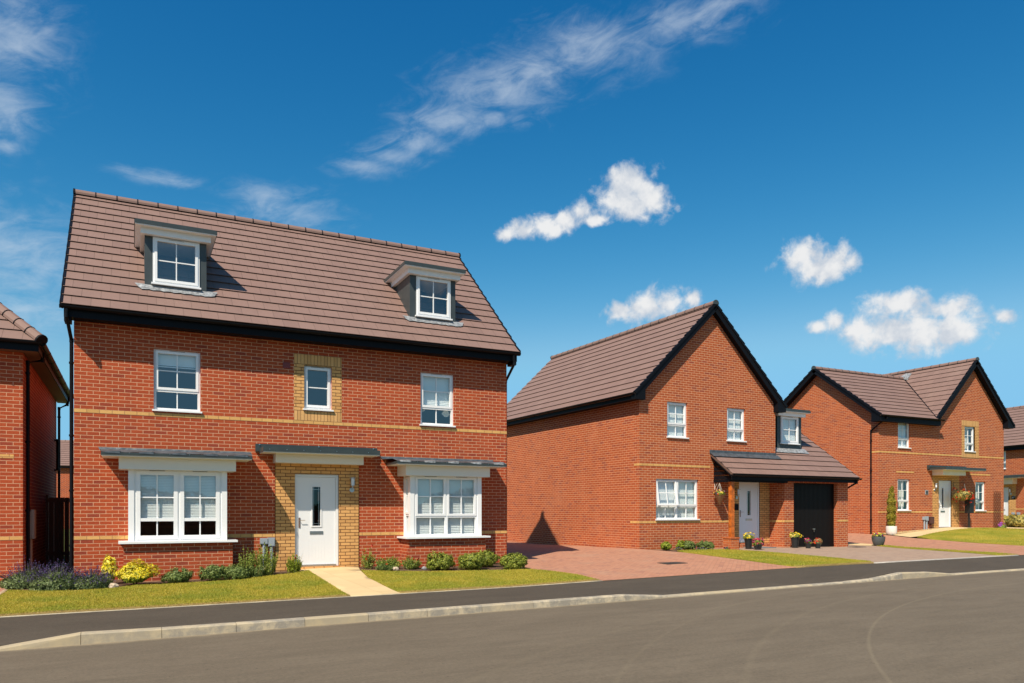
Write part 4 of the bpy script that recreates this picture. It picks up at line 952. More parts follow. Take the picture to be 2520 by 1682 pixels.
mt_ = MB(); mt_.box(4.3, 5.2, -.75, -.15, h(18.6, 18.7) + .0, h(18.6, 18.7) + .03); mt_.build('doormat', mat('grey_mat', (.16, .16, .17), .95, noise=(60, .4)), A2)
# garage door: ribbed steel, up-and-over
g = MB(); n = 34; gx0, gx1 = 6.151, 8.396
for i in range(n):
    a = gx0 + (gx1 - gx0) * i / n; b_ = gx0 + (gx1 - gx0) * (i + 1) / n; m_ = (b_ - a) * .72
    yv = -.50
    g.poly([(a, yv, .33), (a + m_, yv, .33), (a + m_, yv, 2.58), (a, yv, 2.58)]); g.poly([(a + m_, yv, .33), (a + m_ + .006, yv + .018, .33), (a + m_ + .006, yv + .018, 2.58), (a + m_, yv, 2.58)])
    g.poly([(a + m_ + .006, yv + .018, .33), (b_ - .006, yv + .018, .33), (b_ - .006, yv + .018, 2.58), (a + m_ + .006, yv + .018, 2.58)]); g.poly([(b_ - .006, yv + .018, .33), (b_, yv, .33), (b_, yv, 2.58), (b_ - .006, yv + .018, 2.58)])
g.box(gx0, gx1, -.512, -.5, .335, .385)
gd = g.build('garage_door', M_GARAGE, A2)
hh_ = MB(); hh_.tube([(7.27, -.50, .95), (7.27, -.56, .95)], .02, 8); hh_.box(7.21, 7.33, -.575, -.56, .94, .965); hh_.box(7.262, 7.278, -.575, -.56, .85, .94); hh_.build('handle', M_CHROME, gd)
# main roof
m2l = math.hypot(1, m2); run = um - ev; r = MB()
roof_plane(r, (ev, 9.9, ap - run * m2 - .02), (0, -1, 0), (1, 0, m2), [(0, 0), (10.1, 0), (10.1, run * m2l), (0, run * m2l)])
roof_plane(r, (2 * um - ev, -.2, ap - run * m2 - .02), (0, 1, 0), (-1, 0, m2), [(0, 0), (10.1, 0), (10.1, run * m2l), (0, run * m2l)])
rf2 = r.build('roof', M_TILE, A2)
r = MB(); ridge(r, (um, -.22, ap - .01), (um, 9.9, ap - .01)); r.build('ridge_tiles', [M_TILE, M_ANTH], rf2)
def barge(parent, u0_, z0_, u1_, z1_, v, t=.03, hgt=.20, X=None, soff=.2, dark=M_BLACKM):
    """board under the verge from (u0,z0) to (u1,z1) in the plane v, plus verge cap and soffit strip"""
    mb = MB(X); a = Vector((u0_, v, z0_)); b = Vector((u1_, v, z1_)); d = (b - a).normalized(); n = Vector((-d.z, 0, d.x)); n = n if n.z > 0 else -n
    lbox(mb, a - n * hgt, b - n * hgt, (0, 1, 0), n, t, hgt - .01)
    L = (b - a).length; k = round(L / .345)
    for i in range(k):
        p = a + d * (L * i / k); q = a + d * (L * (i + 1) / k)
        up = 1 if d.z > 0 else -1
        h0, h1 = (.05, .018) if up > 0 else (.018, .05)
        mb.hexa([p - n * .05 + Vector((0, -.03, 0)), q - n * .05 + Vector((0, -.03, 0)), q - n * .05 + Vector((0, .05, 0)), p - n * .05 + Vector((0, .05, 0))],
                [p + n * h0 + Vector((0, -.03, 0)), q + n * h1 + Vector((0, -.03, 0)), q + n * h1 + Vector((0, .05, 0)), p + n * h0 + Vector((0, .05, 0))])
    lbox(mb, a - n * (hgt - .01) + Vector((0, t, 0)), b - n * (hgt - .01) + Vector((0, t, 0)), (0, 1, 0), n, soff, .012)
    return mb.build('bargeboard', dark, parent)
zl = ap - run * m2
barge(A2, ev, zl, um, ap, -.2); barge(A2, um, ap, 2 * um - ev, zl, -.2)
f = MB()
for a_, b_ in ((ev + .02, .09), (W2 - .09, 2 * um - ev - .02)):
    lo_ = [(a_, -.199, 5.03), (b_, -.199, 5.03), (b_, .0, 5.03), (a_, .0, 5.03)]
    f.hexa(lo_, [(x, v, zl + (abs(x - ev) if x < um else abs(2 * um - ev - x)) * m2 - .04) for x, v, z in lo_])
f.box(ev + .03, -.002, .0, 9.88, 5.04, 5.055); f.box(ev + .08, ev + .10, .0, 9.88, 5.05, 5.25); f.box(W2 + .002, 2 * um - ev - .03, .0, 9.88, 5.04, 5.055); f.build('fascia', M_BLACKM, A2)
g = MB(); gutter(g, (ev - .0, 9.9, 5.235), (ev - .0, -.2, 5.235)); gutter(g, (2 * um - ev, -.2, 5.235), (2 * um - ev, 5, 5.235)); g.build('gutter', M_BLACK, A2)
# lean-to roof over porch and garage
pm = .715; pl = math.hypot(1, pm); r = MB()
roof_plane(r, (2.96, -.99, 2.765), (1, 0, 0), (0, 1, pm), [(0, 0), (6.18, 0), (6.18, 3.34 * pl), (W2 - 2.96, 3.34 * pl), (W2 - 2.96, .99 * pl), (0, .99 * pl)])
roof_plane(r, (9.14, 5.69, 2.765), (-1, 0, 0), (0, -1, pm), [(0, 0), (3.155, 0), (3.155, 3.34 * pl), (0, 3.34 * pl)])
pr_ = r.build('porch_roof', M_TILE, A2)
r = MB(); ridge(r, (6.0, 2.35, 5.165), (9.15, 2.35, 5.165)); r.build('ridge_tiles', [M_TILE, M_BLACK], pr_)
f = MB(); f.box(2.98, 9.12, -.93, -.91, 2.585, 2.76); f.box(2.98, 9.12, -.91, -.652, 2.60, 2.612)
for x in (2.965, 9.105): f.hexa([(x, -.97, 2.66), (x + .03, -.97, 2.66), (x + .03, .0, 2.66 + .97 * pm), (x, .0, 2.66 + .97 * pm)], [(x, -.97, 2.80), (x + .03, -.97, 2.80), (x + .03, .0, 2.80 + .97 * pm), (x, .0, 2.80 + .97 * pm)])
f.hexa([(9.105, 0, 2.66 + .97 * pm), (9.135, 0, 2.66 + .97 * pm), (9.135, 2.35, 5.02), (9.105, 2.35, 5.02)], [(9.105, 0, 2.80 + .97 * pm), (9.135, 0, 2.80 + .97 * pm), (9.135, 2.35, 5.18), (9.105, 2.35, 5.18)])
f.box(3.0, 5.69, -.80, -.64, 2.53, 2.61); f.box(3.09, 3.24, -.64, -.0, 2.53, 2.61)
for i in range(5): z = 2.62 + i * .15; f.box(3.10, 3.12, -.80 + i * .19, -.004, z, z + .11)
f.poly([(3.0, -.9, 2.66), (5.69, -.9, 2.66), (5.69, -.004, 2.66 + .9 * pm), (3.0, -.004, 2.66 + .9 * pm)])
f.build('porch_boards', M_BLACKM, A2)
g = MB(); gutter(g, (2.95, -.99, 2.755), (9.22, -.99, 2.755)); g.build('gutter', M_BLACK, A2)
pipe(A2, [(9.05, -.97, 2.70), (9.05, -.95, 2.60), (9.02, -.4, 2.32), (9.02, -.35, .3)])
l = MB(); l.box(2.92, W2, -.02, -.001, 3.47, 3.60); l.hexa([(2.93, -.19, 3.385), (W2 + .1, -.19, 3.385), (W2 + .1, 0, 3.52), (2.93, 0, 3.52)], [(2.93, -.19, 3.40), (W2 + .1, -.19, 3.40), (W2 + .1, 0, 3.535), (2.93, 0, 3.535)]); l.build('lead_flashing', M_LEAD, pr_)
p_ = MB(); zb_ = .74; p_.box(3.11, 3.24, -.79, -.66, zb_, 2.53); p_.build('porch_post', M_WOOD, A2)
p_ = MB(); p_.box(2.985, 3.335, -.90, -.54, .2, .70); p_.box(2.965, 3.355, -.92, -.52, .70, .738); p_.build('post_plinth', blocks('orange_plinth_brick', (.46, .12, .035), (.40, .10, .03), (.34, .08, .03), (.5, .27, .15), BW, BH, .006, voff=.0), A2)
rz2 = lambda v: 2.79 + (v + .99) * pm
d_ = dormer(A2, 6.52, 7.77, .40, rz2, 6.69, 7.60, 4.02, 4.99, 5.03, 6.32, 7.95, 0, blind=.99)
p = MB()
for a, b_ in ((6.2, 6.9), (6.9, 7.3), (7.3, 7.95)): p.poly([(a, .2, rz2(.2) + .04), (b_, .18, rz2(.18) + .04), (b_, .41, rz2(.41) + .06), (a, .41, rz2(.41) + .06)])
p.build('lead_apron', M_LEADP, d_)
# ================================================================ HOUSE THREE (cross gables)
A3 = thing('house', (28.1, 21.306, 0), 0, 'red brick house with two crossing gabled roofs, flat door canopy and yellow brick doorway', 'house')
W3 = 8.837; ZE = 5.60; m3 = .726; vr = 3.1; zr3 = 8.10; mc = .993; ua = 6.352; zc = 8.50; D3_ = 6.2
w = MB()
wall(w, (0, 0), (W3, 0), 0, ZE, [(1.245, 2.03, 4.31, 5.52), (5.841, 6.60, 4.31, 5.45), (1.222, 2.03, 1.61, 2.955), (6.654, 7.41, 1.60, 2.925), (3.983, 4.89, .83, 2.94)], .10, u0=0)
wall(w, (W3, 0), (W3, 7), 0, ZE, u0=.1); wall(w, (W3, D3_), (0, D3_), 0, ZE); wall(w, (0, D3_), (0, 0), 0, ZE, u0=.02)
gable(w, (0, 0), (W3, 0), [(3.8, ZE), (W3, ZE), (W3, zc - (W3 - ua) * mc - .05), (ua, zc - .06), (3.8, zc - (ua - 3.8) * mc - .05)])
gable(w, (0, D3_), (0, 0), [(0, ZE), (D3_, ZE), (D3_, zr3 - 3.1 * m3 - .05), (D3_ - vr, zr3 - .06), (0, zr3 - 3.1 * m3 - .05)])
w.build('wall', M_ORA, A3)
b = MB()
for q in ((-e, W3 + e, 4.05), (-e, 3.53, 1.5), (5.43, W3 + e, 1.5), (1.113, 2.30, 3.225), (6.20, 7.78, 3.225)): b.box(q[0], q[1], -e, .02, q[2], q[2] + .075)
b.box(-e, .02, .02, .4, 4.05, 4.125); b.build('brick_band', M_BANDO, A3)
y_ = MB(); wall(y_, (3.533, -.01), (5.431, -.01), .5, 3.25, [(.45, 1.357, .5, 2.94)], .1); y_.build('brick_surround', M_YEL, A3)
y_ = MB(); wall(y_, (5.62, -.006), (6.90, -.006), 4.0, 5.72, [(.221, .98, 4.31, 5.45)], .1); y_.build('brick_surround', M_YEL, A3)
s_ = MB()
for za, zb in ((5.475, 5.725), (4.025, 4.26)): s_.poly([(5.619, -.0085, za), (6.901, -.0085, za), (6.901, -.0085, zb), (5.619, -.0085, zb)], 0, [(0, 0), (1.28, 0), (1.28, .225), (0, .225)])
s_.build('soldier_course', M_SOLD, A3)
window(A3, X0, 1.245, 2.03, 4.31, 5.52, split=.31, blind=.99, slats=False)
window(A3, X0, 5.841, 6.60, 4.31, 5.45, split=.3, curtain=1)
window(A3, X0, 1.222, 2.03, 1.61, 2.955, split=.29, curtain=1)
window(A3, X0, 6.654, 7.41, 1.60, 2.925, split=.29, curtain=1)
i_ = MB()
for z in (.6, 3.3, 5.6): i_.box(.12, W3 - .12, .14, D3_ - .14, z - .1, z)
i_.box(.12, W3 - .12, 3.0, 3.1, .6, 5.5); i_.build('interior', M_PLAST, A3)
door(A3, X0, 3.983, 4.89, .83, 2.94, y=.03, gx=(.32, .46), gz=(.42, .84), lead=False)
canopy(A3, X0, 3.25, 6.12, 3.50, .8, 3.53, 5.14, .5, 3.16, rear=(3.167, 5.82, 3.60))
lamp(A3, X0, 3.66, 2.80); meter(A3, X0, 2.93, 1.33, .15, .14, M_GREYBOX, .6); meter(A3, X0, 3.09, 1.35, .14, .2, M_GREYBOX, .6); meter(A3, X0, 3.36, 1.33, .3, .3, M_BROWNBOX, .95, .12)
pq = MB(); pq.box(3.03, 3.25, -.02, -.002, 2.31, 2.50); pq.box(3.07, 3.21, -.03, -.02, 2.34, 2.47, 1); pq.build('name_plaque', [M_SLOT, M_ANTH], A3)
r = MB(); m3l = math.hypot(1, m3); T3 = (vr + .33) * m3l; mcl = math.hypot(1, mc)
ze3 = zr3 - (vr + .33) * m3
uv_bot = ua - (zc - ze3) / mc; uv_top = ua - (zc - zr3) / mc
roof_plane(r, (-.3, -.33, ze3 - .02), (1, 0, 0), (0, 1, m3), [(0, 0), (uv_bot + .3, 0), (uv_top + .3, T3), (0, T3)])
roof_plane(r, (uv_top, 2 * vr + .33, ze3 - .02), (-1, 0, 0), (0, -1, m3), [(0, 0), (uv_top + .3, 0), (uv_top + .3, T3), (0, T3)])
TC = (zc - ze3) / mc * mcl; tvt = (zr3 - ze3) / mc * mcl
roof_plane(r, (uv_bot, -.25, ze3 - .02), (0, 1, 0), (1, 0, mc), [(0, 0), (3.35, tvt), (6.95, tvt * .2), (6.95, TC), (0, TC)])
roof_plane(r, (2 * ua - uv_bot, 6.7, ze3 - .02), (0, -1, 0), (-1, 0, mc), [(0, 0), (6.95, 0), (6.95, TC), (0, TC)])
rf3 = r.build('roof', M_TILE, A3)
r = MB(); ridge(r, (-.32, vr, zr3 - .01), (uv_top, vr, zr3 - .01)); ridge(r, (ua, -.28, zc - .01), (ua, 6.7, zc - .01)); r.build('ridge_tiles', [M_TILE, M_ANTH], rf3)
r = MB(); r.tube([(uv_bot, -.30, ze3 + .012), (uv_top, vr, zr3 + .012)], .03, 6); r.build('valley', M_BLACKM, rf3)
r = MB(); r.hexa([(uv_top - .1, vr - .3, zr3 - .1), (uv_top + .25, vr - .25, zr3 + .2), (uv_top + .3, vr + .1, zr3 + .25), (uv_top - .2, vr + .05, zr3)], [(uv_top - .1, vr - .3, zr3 + .01), (uv_top + .25, vr - .25, zr3 + .27), (uv_top + .3, vr + .1, zr3 + .32), (uv_top - .2, vr + .05, zr3 + .1)]); r.build('lead_saddle', M_LEADP, rf3)
barge(A3, uv_bot, ze3, ua, zc, -.25, soff=.22); barge(A3, ua, zc, 2 * ua - uv_bot, ze3, -.25, soff=.22)
XS = facing((0, 2 * vr), (0, 0))     # x runs from back to front along the left side wall
barge(A3, -.33, ze3, vr, zr3, -.3, X=XS, soff=.28); barge(A3, vr, zr3, 2 * vr + .33, ze3, -.3, X=XS, soff=.28)
f = MB(); f.box(-.27, 3.72, -.29, -.27, ze3 - .27, ze3 + .0); f.box(-.27, 3.72, -.27, -.001, ze3 - .26, ze3 - .245); f.box(3.70, 3.73, -.27, -.0, ze3 - .27, ze3 + .15)
f.hexa([(-.3, -.27, ze3 - .27), (-.0, -.27, ze3 - .27), (-.0, .12, ze3 - .27), (-.3, .12, ze3 - .27)], [(-.3, -.27, ze3), (-.0, -.27, ze3), (-.0, .12, ze3 + .28), (-.3, .12, ze3 + .28)])
a_ = 2 * ua - uv_bot; f.hexa([(W3 - .08, -.248, ze3 - .12), (a_ - .04, -.248, ze3 - .12), (a_ - .04, 0, ze3 - .12), (W3 - .08, 0, ze3 - .12)], [(W3 - .08, -.248, ze3 + .3), (a_ - .04, -.248, ze3 + .02), (a_ - .04, 0, ze3 + .02), (W3 - .08, 0, ze3 + .3)])
f.build('fascia', M_BLACKM, A3)
g = MB(); gutter(g, (-.28, -.35, ze3 - .01), (3.85, -.35, ze3 - .01)); gutter(g, (a_ + .03, 6.7, ze3 - .02), (a_ + .03, -.25, ze3 - .02)); g.build('gutter', M_BLACK, A3)
pipe(A3, [(.10, -.35, ze3 - .04), (.08, -.33, ze3 - .12), (-.045, .33, ze3 - .62), (-.045, .33, .6)], clips=[(-.045, .33, z) for z in (4.6, 3.3, 2.3, 1.2)])
# ================================================================ HOUSE FOUR (far right edge)
A4 = thing('house', (46.2, 30, 0), R(-99.5), 'distant red brick house at the right edge with white door and dark number plate', 'house')
w = MB(); wall(w, (-4, 0), (9, 0), .3, 5.25, [(6.95, 7.9, 4.05, 5.1), (7.2, 8.07, .9, 2.95), (11.0, 12.2, 4.0, 5.1)], .1); wall(w, (9, 0), (9, 7), .3, 5.25); wall(w, (9, 7), (-4, 7), .3, 5.25); wall(w, (-4, 7), (-4, 0), .3, 5.25)
for A_, B_ in (((9, 0), (9, 7)), ((-4, 7), (-4, 0))): gable(w, A_, B_, [(0, 5.25), (7, 5.25), (3.5, 7.85)])
w.build('wall', M_ORA, A4)
X4 = Matrix.Translation((-4, 0, 0)); window(A4, X4, 6.95, 7.9, 4.05, 5.1, curtain=1); window(A4, X4, 11.0, 12.2, 4.0, 5.1); door(A4, X4, 7.2, 8.07, .9, 2.95, handle='left')
y_ = MB(); wall(y_, (2.9, -.01), (4.53, -.01), .5, 3.2, [(.3, 1.17, .5, 2.95)], .1); y_.build('brick_surround', M_YEL, A4)
b = MB(); b.box(4.53, 9.004, -.004, .02, 1.65, 1.725); b.build('brick_band', M_BANDO, A4)
canopy(A4, X0, 2.4, 5.3, 3.58, .7, 2.7, 4.6, .35, 3.13); lamp(A4, X0, 4.23, 2.85); meter(A4, X0, 4.40, 1.5, .16, .14, M_GREYBOX, .7); meter(A4, X0, 4.72, 1.5, .16, .14, M_GREYBOX, .7)
p = MB(); p.box(4.28, 4.50, -.03, -.012, 2.26, 2.44); pl_ = p.build('number_plaque', M_BLACK, A4); text_obj('67', .15, Matrix.Translation((4.39, -.033, 2.35)), pl_, M_TXT)
p = MB(); p.box(4.08, 4.13, -.03, -.012, 2.22, 2.42); p.build('doorbell', M_BLACK, A4)
i_ = MB()
for z in (.8, 3.3, 5.2): i_.box(-3.8, 8.8, .14, 6.8, z - .1, z)
i_.build('interior', M_PLAST, A4)
m4 = (8.0 - 5.30) / 3.85; m4l = math.hypot(1, m4); r = MB()
roof_plane(r, (-4.3, -.35, 5.32), (1, 0, 0), (0, 1, m4), [(0, 0), (13.6, 0), (13.6, 3.85 * m4l), (0, 3.85 * m4l)]); roof_plane(r, (9.3, 7.35, 5.32), (-1, 0, 0), (0, -1, m4), [(0, 0), (13.6, 0), (13.6, 3.85 * m4l), (0, 3.85 * m4l)])
rf4 = r.build('roof', M_TILE, A4); r = MB(); ridge(r, (-4.3, 3.5, 8.0), (9.3, 3.5, 8.0)); r.build('ridge_tiles', [M_TILE, M_BLACK], rf4)
f = MB(); f.box(-4.2, 9.2, -.27, -.25, 5.08, 5.34); f.box(-4.2, 9.2, -.25, -.001, 5.09, 5.1); f.build('fascia', M_BLACKM, A4)
g = MB(); gutter(g, (-4.3, -.33, 5.30), (9.3, -.33, 5.30)); g.build('gutter', M_BLACK, A4)
# ================================================================ HOUSE FIVE (seen through the gap on the left)
A5 = thing('house', (-4.9, 67, 0), R(-10), 'distant red brick house glimpsed through the gap between the two left houses', 'house')
w = MB(); wall(w, (-6, 0), (6, 0), -.2, 4.95, [(7.0, 8.2, 1.9, 3.0), (7.0, 8.2, 3.3, 4.4), (3.0, 4.2, 1.9, 3.0)]); wall(w, (6, 0), (6, 7), -.2, 4.95); wall(w, (6, 7), (-6, 7), -.2, 4.95); wall(w, (-6, 7), (-6, 0), -.2, 4.95)
for A_, B_ in (((6, 0), (6, 7)), ((-6, 7), (-6, 0))): gable(w, A_, B_, [(0, 4.95), (7, 4.95), (3.5, 7.1)])
w.build('wall', M_RED, A5)
for q in ((1.0, 2.2, 1.9, 3.0), (1.0, 2.2, 3.3, 4.4), (-3.0, -1.8, 1.9, 3.0)): window(A5, X0, *q)
r = MB(); m5 = .57; m5l = math.hypot(1, m5)
roof_plane(r, (-6.3, -.35, 5.02), (1, 0, 0), (0, 1, m5), [(0, 0), (12.6, 0), (12.6, 3.85 * m5l), (0, 3.85 * m5l)]); roof_plane(r, (6.3, 7.35, 5.02), (-1, 0, 0), (0, -1, m5), [(0, 0), (12.6, 0), (12.6, 3.85 * m5l), (0, 3.85 * m5l)])
rf5 = r.build('roof', M_TILE, A5); r = MB(); ridge(r, (-6.3, 3.5, 7.2), (6.3, 3.5, 7.2)); r.build('ridge_tiles', [M_TILE, M_BLACK], rf5)
f = MB(); f.box(-6.2, 6.2, -.27, -.25, 4.85, 5.04); f.build('fascia', M_BLACKM, A5)
# ================================================================ PLANTS
def leaf_mesh(name, m, P, size, parent=None, seed=0, nrm=None, elong=1.7, jit=.6, sides=4, sizevar=.35):
    rng = np.random.default_rng(seed); P = np.asarray(P, float); n = len(P)
    N = rng.normal(size=(n, 3)); N /= np.linalg.norm(N, axis=1)[:, None]
    if nrm is not None:
        N = np.asarray(nrm, float) + N * jit; N /= np.linalg.norm(N, axis=1)[:, None]
    A = np.cross(N, rng.normal(size=(n, 3))); A /= np.linalg.norm(A, axis=1)[:, None]; B = np.cross(N, A)
    s = size * (1 + rng.uniform(-sizevar, sizevar, n))[:, None]
    if sides == 4: V = np.stack([P - A * s * elong * .5, P + B * s * .38 - N * s * .08, P + A * s * elong * .5, P - B * s * .38 - N * s * .08], 1)
    else: V = np.stack([P + (A * math.cos(k * 2 * math.pi / sides) + B * math.sin(k * 2 * math.pi / sides)) * s * .5 for k in range(sides)], 1)
    k = V.shape[1]; me = bpy.data.meshes.new(name); me.vertices.add(n * k); me.vertices.foreach_set('co', V.reshape(-1)); me.loops.add(n * k); me.loops.foreach_set('vertex_index', np.arange(n * k, dtype=np.int32))
    me.polygons.add(n); me.polygons.foreach_set('loop_start', np.arange(0, n * k, k, dtype=np.int32)); me.update(calc_edges=True); me.materials.append(m)
    o = bpy.data.objects.new(name, me); C.objects.link(o); o.parent = parent; return o
def blades(name, m, P, D, w, parent=None, seed=0):
    """thin tapering blades: base points P, vectors D"""
    rng = np.random.default_rng(seed); P = np.asarray(P, float); D = np.asarray(D, float); n = len(P)
    S = np.cross(D, rng.normal(size=(n, 3))); S /= np.linalg.norm(S, axis=1)[:, None] + 1e-9; S *= w
    mid = P + D * .55 - np.array([0, 0, 1.]) * np.linalg.norm(D, axis=1)[:, None] * -.06
    V = np.stack([P - S, P + S, mid + S * .7, P + D, mid - S * .7], 1); k = 5
    me = bpy.data.meshes.new(name); me.vertices.add(n * k); me.vertices.foreach_set('co', V.reshape(-1)); me.loops.add(n * k); me.loops.foreach_set('vertex_index', np.arange(n * k, dtype=np.int32))
    me.polygons.add(n); me.polygons.foreach_set('loop_start', np.arange(0, n * k, k, dtype=np.int32)); me.update(calc_edges=True); me.materials.append(m)
    o = bpy.data.objects.new(name, me); C.objects.link(o); o.parent = parent; return o
def blobpts(n, rx, ry, rz, seed, shell=.35, bumps=9, amp=.16, zmin=0.0, cz=None):
    rng = np.random.default_rng(seed); d = rng.normal(size=(n * 2, 3)); d /= np.linalg.norm(d, axis=1)[:, None]
    c = rng.normal(size=(bumps, 3)); c /= np.linalg.norm(c, axis=1)[:, None]
    f = 1 + amp * (np.exp(-((d[:, None] - c[None]) ** 2).sum(-1) / .18).sum(1) - .5)
    r = (1 - rng.random(n * 2) ** 2 * shell) * f
    P = d * r[:, None] * np.array([rx, ry, rz]); P[:, 2] += rz * .92 if cz is None else cz; ok = P[:, 2] > zmin
    return P[ok][:n], d[ok][:n]
def trunk(parent, hgt, r=.02, name='stem', n=3, spread=.1, seed=1):
    rng = random.Random(seed); b = MB()
    for i in range(n):
        a = rng.uniform(0, 6.28); b.tube([(0, 0, -.03), (math.cos(a) * spread * .4, math.sin(a) * spread * .4, hgt * .5), (math.cos(a) * spread, math.sin(a) * spread, hgt)], [r, r * .7, r * .3], 5)
    return b.build(name, M_STEM, parent)
def ball_bush(x, y, rx, rz, m, lab, seed, cat='bush', name='clipped_shrub', n=5200, size=.028, group=None, amp=.14, ry=None):
    t = thing(name, (x, y, h(x, y)), 0, lab, cat, group); trunk(t, rz * .8, .015, n=5, spread=rx * .5, seed=seed)
    # the crown is many small tufts, with gaps between them
    T, dt = blobpts(max(24, int(150 * (rx / .33) ** 2)), rx * .93, (ry or rx) * .93, rz * .93, seed, .22, 14, amp * 1.2, .02); g_ = np.random.default_rng(seed + 500); per = max(12, n // len(T)); ts = rx * .115
    Q = g_.normal(size=(len(T), per, 3)) * ts * .62 * g_.uniform(.6, 1.35, (len(T), 1, 1)); P = (T[:, None] + Q).reshape(-1, 3); d = (Q / ts * .9 + dt[:, None]).reshape(-1, 3); ok = P[:, 2] > .01; leaf_mesh('foliage', m, P[ok], size, t, seed, d[ok], 1.6, .6)
    P, d = blobpts(n // 4, rx * .8, (ry or rx) * .8, rz * .8, seed + 9, .5, 9, .1, .02); leaf_mesh('inner_foliage', m, P, size, t, seed + 9, d, 1.6, .9)
    return t
# rounded box balls beside the right-hand bay
G = 'rounded green shrubs in front of the right bay'
for x, y, rx, rz, lab, sd in ((6.27, 16.0, .31, .195, 'rounded green shrub standing alone below the left half of the right bay window', 1), (6.99, 15.85, .32, .20, 'rounded green shrub in front of a second one, below the right end of the bay', 2), (7.58, 16.35, .27, .20, 'rounded green shrub half hidden behind its neighbour near the house corner', 3), (7.88, 15.55, .32, .19, 'rounded green shrub at the very corner of the lawn next to the driveway', 4)):
    ball_bush(x, y, rx, rz, M_BOX, lab, sd, group=G)
# low spreading shrubs below the left bay
G = 'low spreading shrubs along the foot of the left bay'
for x, y, rx, rz, lab, sd in ((.80, 16.12, .27, .13, 'low green shrub on its own below the middle of the left bay', 11), (1.47, 16.2, .28, .17, 'low dark green shrub, left one of a touching pair below the left bay', 12), (1.92, 16.2, .29, .15, 'low light green shrub, right one of a touching pair below the left bay', 13)):
    ball_bush(x, y, rx, rz, M_HEBE, lab, sd, name='low_shrub', group=G, amp=.25, size=.024, n=4200)
# lavender
def lavender(x, y, R_, hgt, lab, sd, n=300):
    rng = np.random.default_rng(sd); t = thing('lavender', (x, y, h(x, y)), 0, lab, 'lavender', 'lavender clumps in front of the passage')
    a = rng.uniform(0, 6.283, n); q = rng.uniform(0, 1, n) ** .6; B0 = np.stack([np.cos(a) * q * R_ * .35, np.sin(a) * q * R_ * .35, np.zeros(n)], 1)
    D = np.stack([np.cos(a) * q * R_ * .75, np.sin(a) * q * R_ * .75, hgt * (1.02 - .55 * q * q) * rng.uniform(.55, 1.1, n)], 1) + rng.normal(size=(n, 3)) * .03
    blades('stems', M_LAV, B0, D, .0028, t, sd)
    tip = B0 + D; P = []; NN = []
    dn = D / np.linalg.norm(D, axis=1)[:, None]
    for k in range(5): P.append(tip - dn * (.018 * k) + rng.normal(size=(n, 3)) * .005)
    leaf_mesh('flower_spikes', M_LAVF, np.concatenate(P), .019, t, sd + 1, None, 1.2)
    m = 4200; a = rng.uniform(0, 6.283, m); q = rng.uniform(0, 1, m) ** .5; Q = np.stack([np.cos(a) * q * R_ * .92, np.sin(a) * q * R_ * .92, rng.uniform(0, 1, m) * hgt * .62 * (1 - .6 * q * q)], 1)
    leaf_mesh('foliage', M_LAV, Q, .030, t, sd + 2, np.stack([np.cos(a), np.sin(a), np.zeros(m)], 1), 2.4, .8)
lavender(-1.72, 16.75, .50, .44, 'purple lavender clump at the left end, leaning over the block paving', 21)
lavender(-1.20, 16.15, .48, .47, 'purple lavender clump in the middle, in front of the dark passage', 22)
lavender(-.66, 16.05, .38, .36, 'purple lavender clump at the right end, next to the yellow shrub', 23)
def golden(x, y, rx, rz, lab, sd, n=3800):
    t = thing('golden_shrub', (x, y, h(x, y)), 0, lab, 'shrub', 'yellow shrubs in the left bed'); trunk(t, rz, .012, n=6, spread=rx * .7, seed=sd)
    P, d = blobpts(n, rx, rx * .8, rz, sd, .5, 12, .45, .05); lo = P[:, 2] < rz * .75
    leaf_mesh('foliage', M_GOLD, P[~lo], .036, t, sd, d[~lo] + np.array([0, 0, .5]), 2.0, .7); leaf_mesh('lower_leaves', M_LIME, P[lo], .03, t, sd, d[lo], 1.8, .8)
golden(.06, 16.1, .29, .20, 'bright yellow leafy shrub against the brick foot of the left bay', 31); golden(-.40, 16.5, .13, .27, 'small bright yellow shrub rising behind the lavender', 32, 1100)
def herb(x, y, R_, hgt, m, lab, sd, n=34, leaf=.02, flowers=None, nf=0, name='wild_plant', straw=4, group='tall loose plants in the door-side beds'):
    rng = np.random.default_rng(sd); t = thing(name, (x, y, h(x, y)), 0, lab, 'plant', group)
    a = rng.uniform(0, 6.283, n); q = rng.uniform(0, 1, n) ** .5; B0 = np.stack([np.cos(a) * q * R_ * .6, np.sin(a) * q * R_ * .6, np.zeros(n)], 1)
    D = np.stack([np.cos(a) * q * R_ * .5, np.sin(a) * q * R_ * .5, hgt * (1.05 - .45 * q) * rng.uniform(.6, 1.08, n)], 1)
    blades('stems', m, B0, D, .004, t, sd); P = []
    for k in range(34):
        f = rng.uniform(.08, 1., n)[:, None]; P.append(B0 + D * f + rng.normal(size=(n, 3)) * .022 * (1.15 - f))
    leaf_mesh('foliage', m, np.concatenate(P), leaf, t, sd, None, 2.4)
    if straw:
        a = rng.uniform(0, 6.283, straw); blades('dry_stalks', M_STRAW, np.stack([np.cos(a) * .1, np.sin(a) * .1, a * 0], 1), np.stack([np.cos(a) * .16, np.sin(a) * .1, hgt * rng.uniform(.7, 1.25, straw)], 1), .004, t, sd)
    if nf:
        k = rng.integers(0, n, nf); fp = B0[k] + D[k] * rng.uniform(.85, 1.25, nf)[:, None] + rng.normal(size=(nf, 3)) * .03
        leaf_mesh('flowers', flowers, np.repeat(fp, 4, 0) + rng.normal(size=(nf * 4, 3)) * .008, .038, t, sd, None, 1., sides=5)
    return t
herb(2.13, 16.5, .17, .74, M_HERB, 'thin upright green plant, the tallest left of the grey meter boxes', 41, n=22)
herb(2.52, 16.62, .32, .74, M_HERB, 'dense tall feathery green plant in front of the grey meter boxes', 42, n=90)
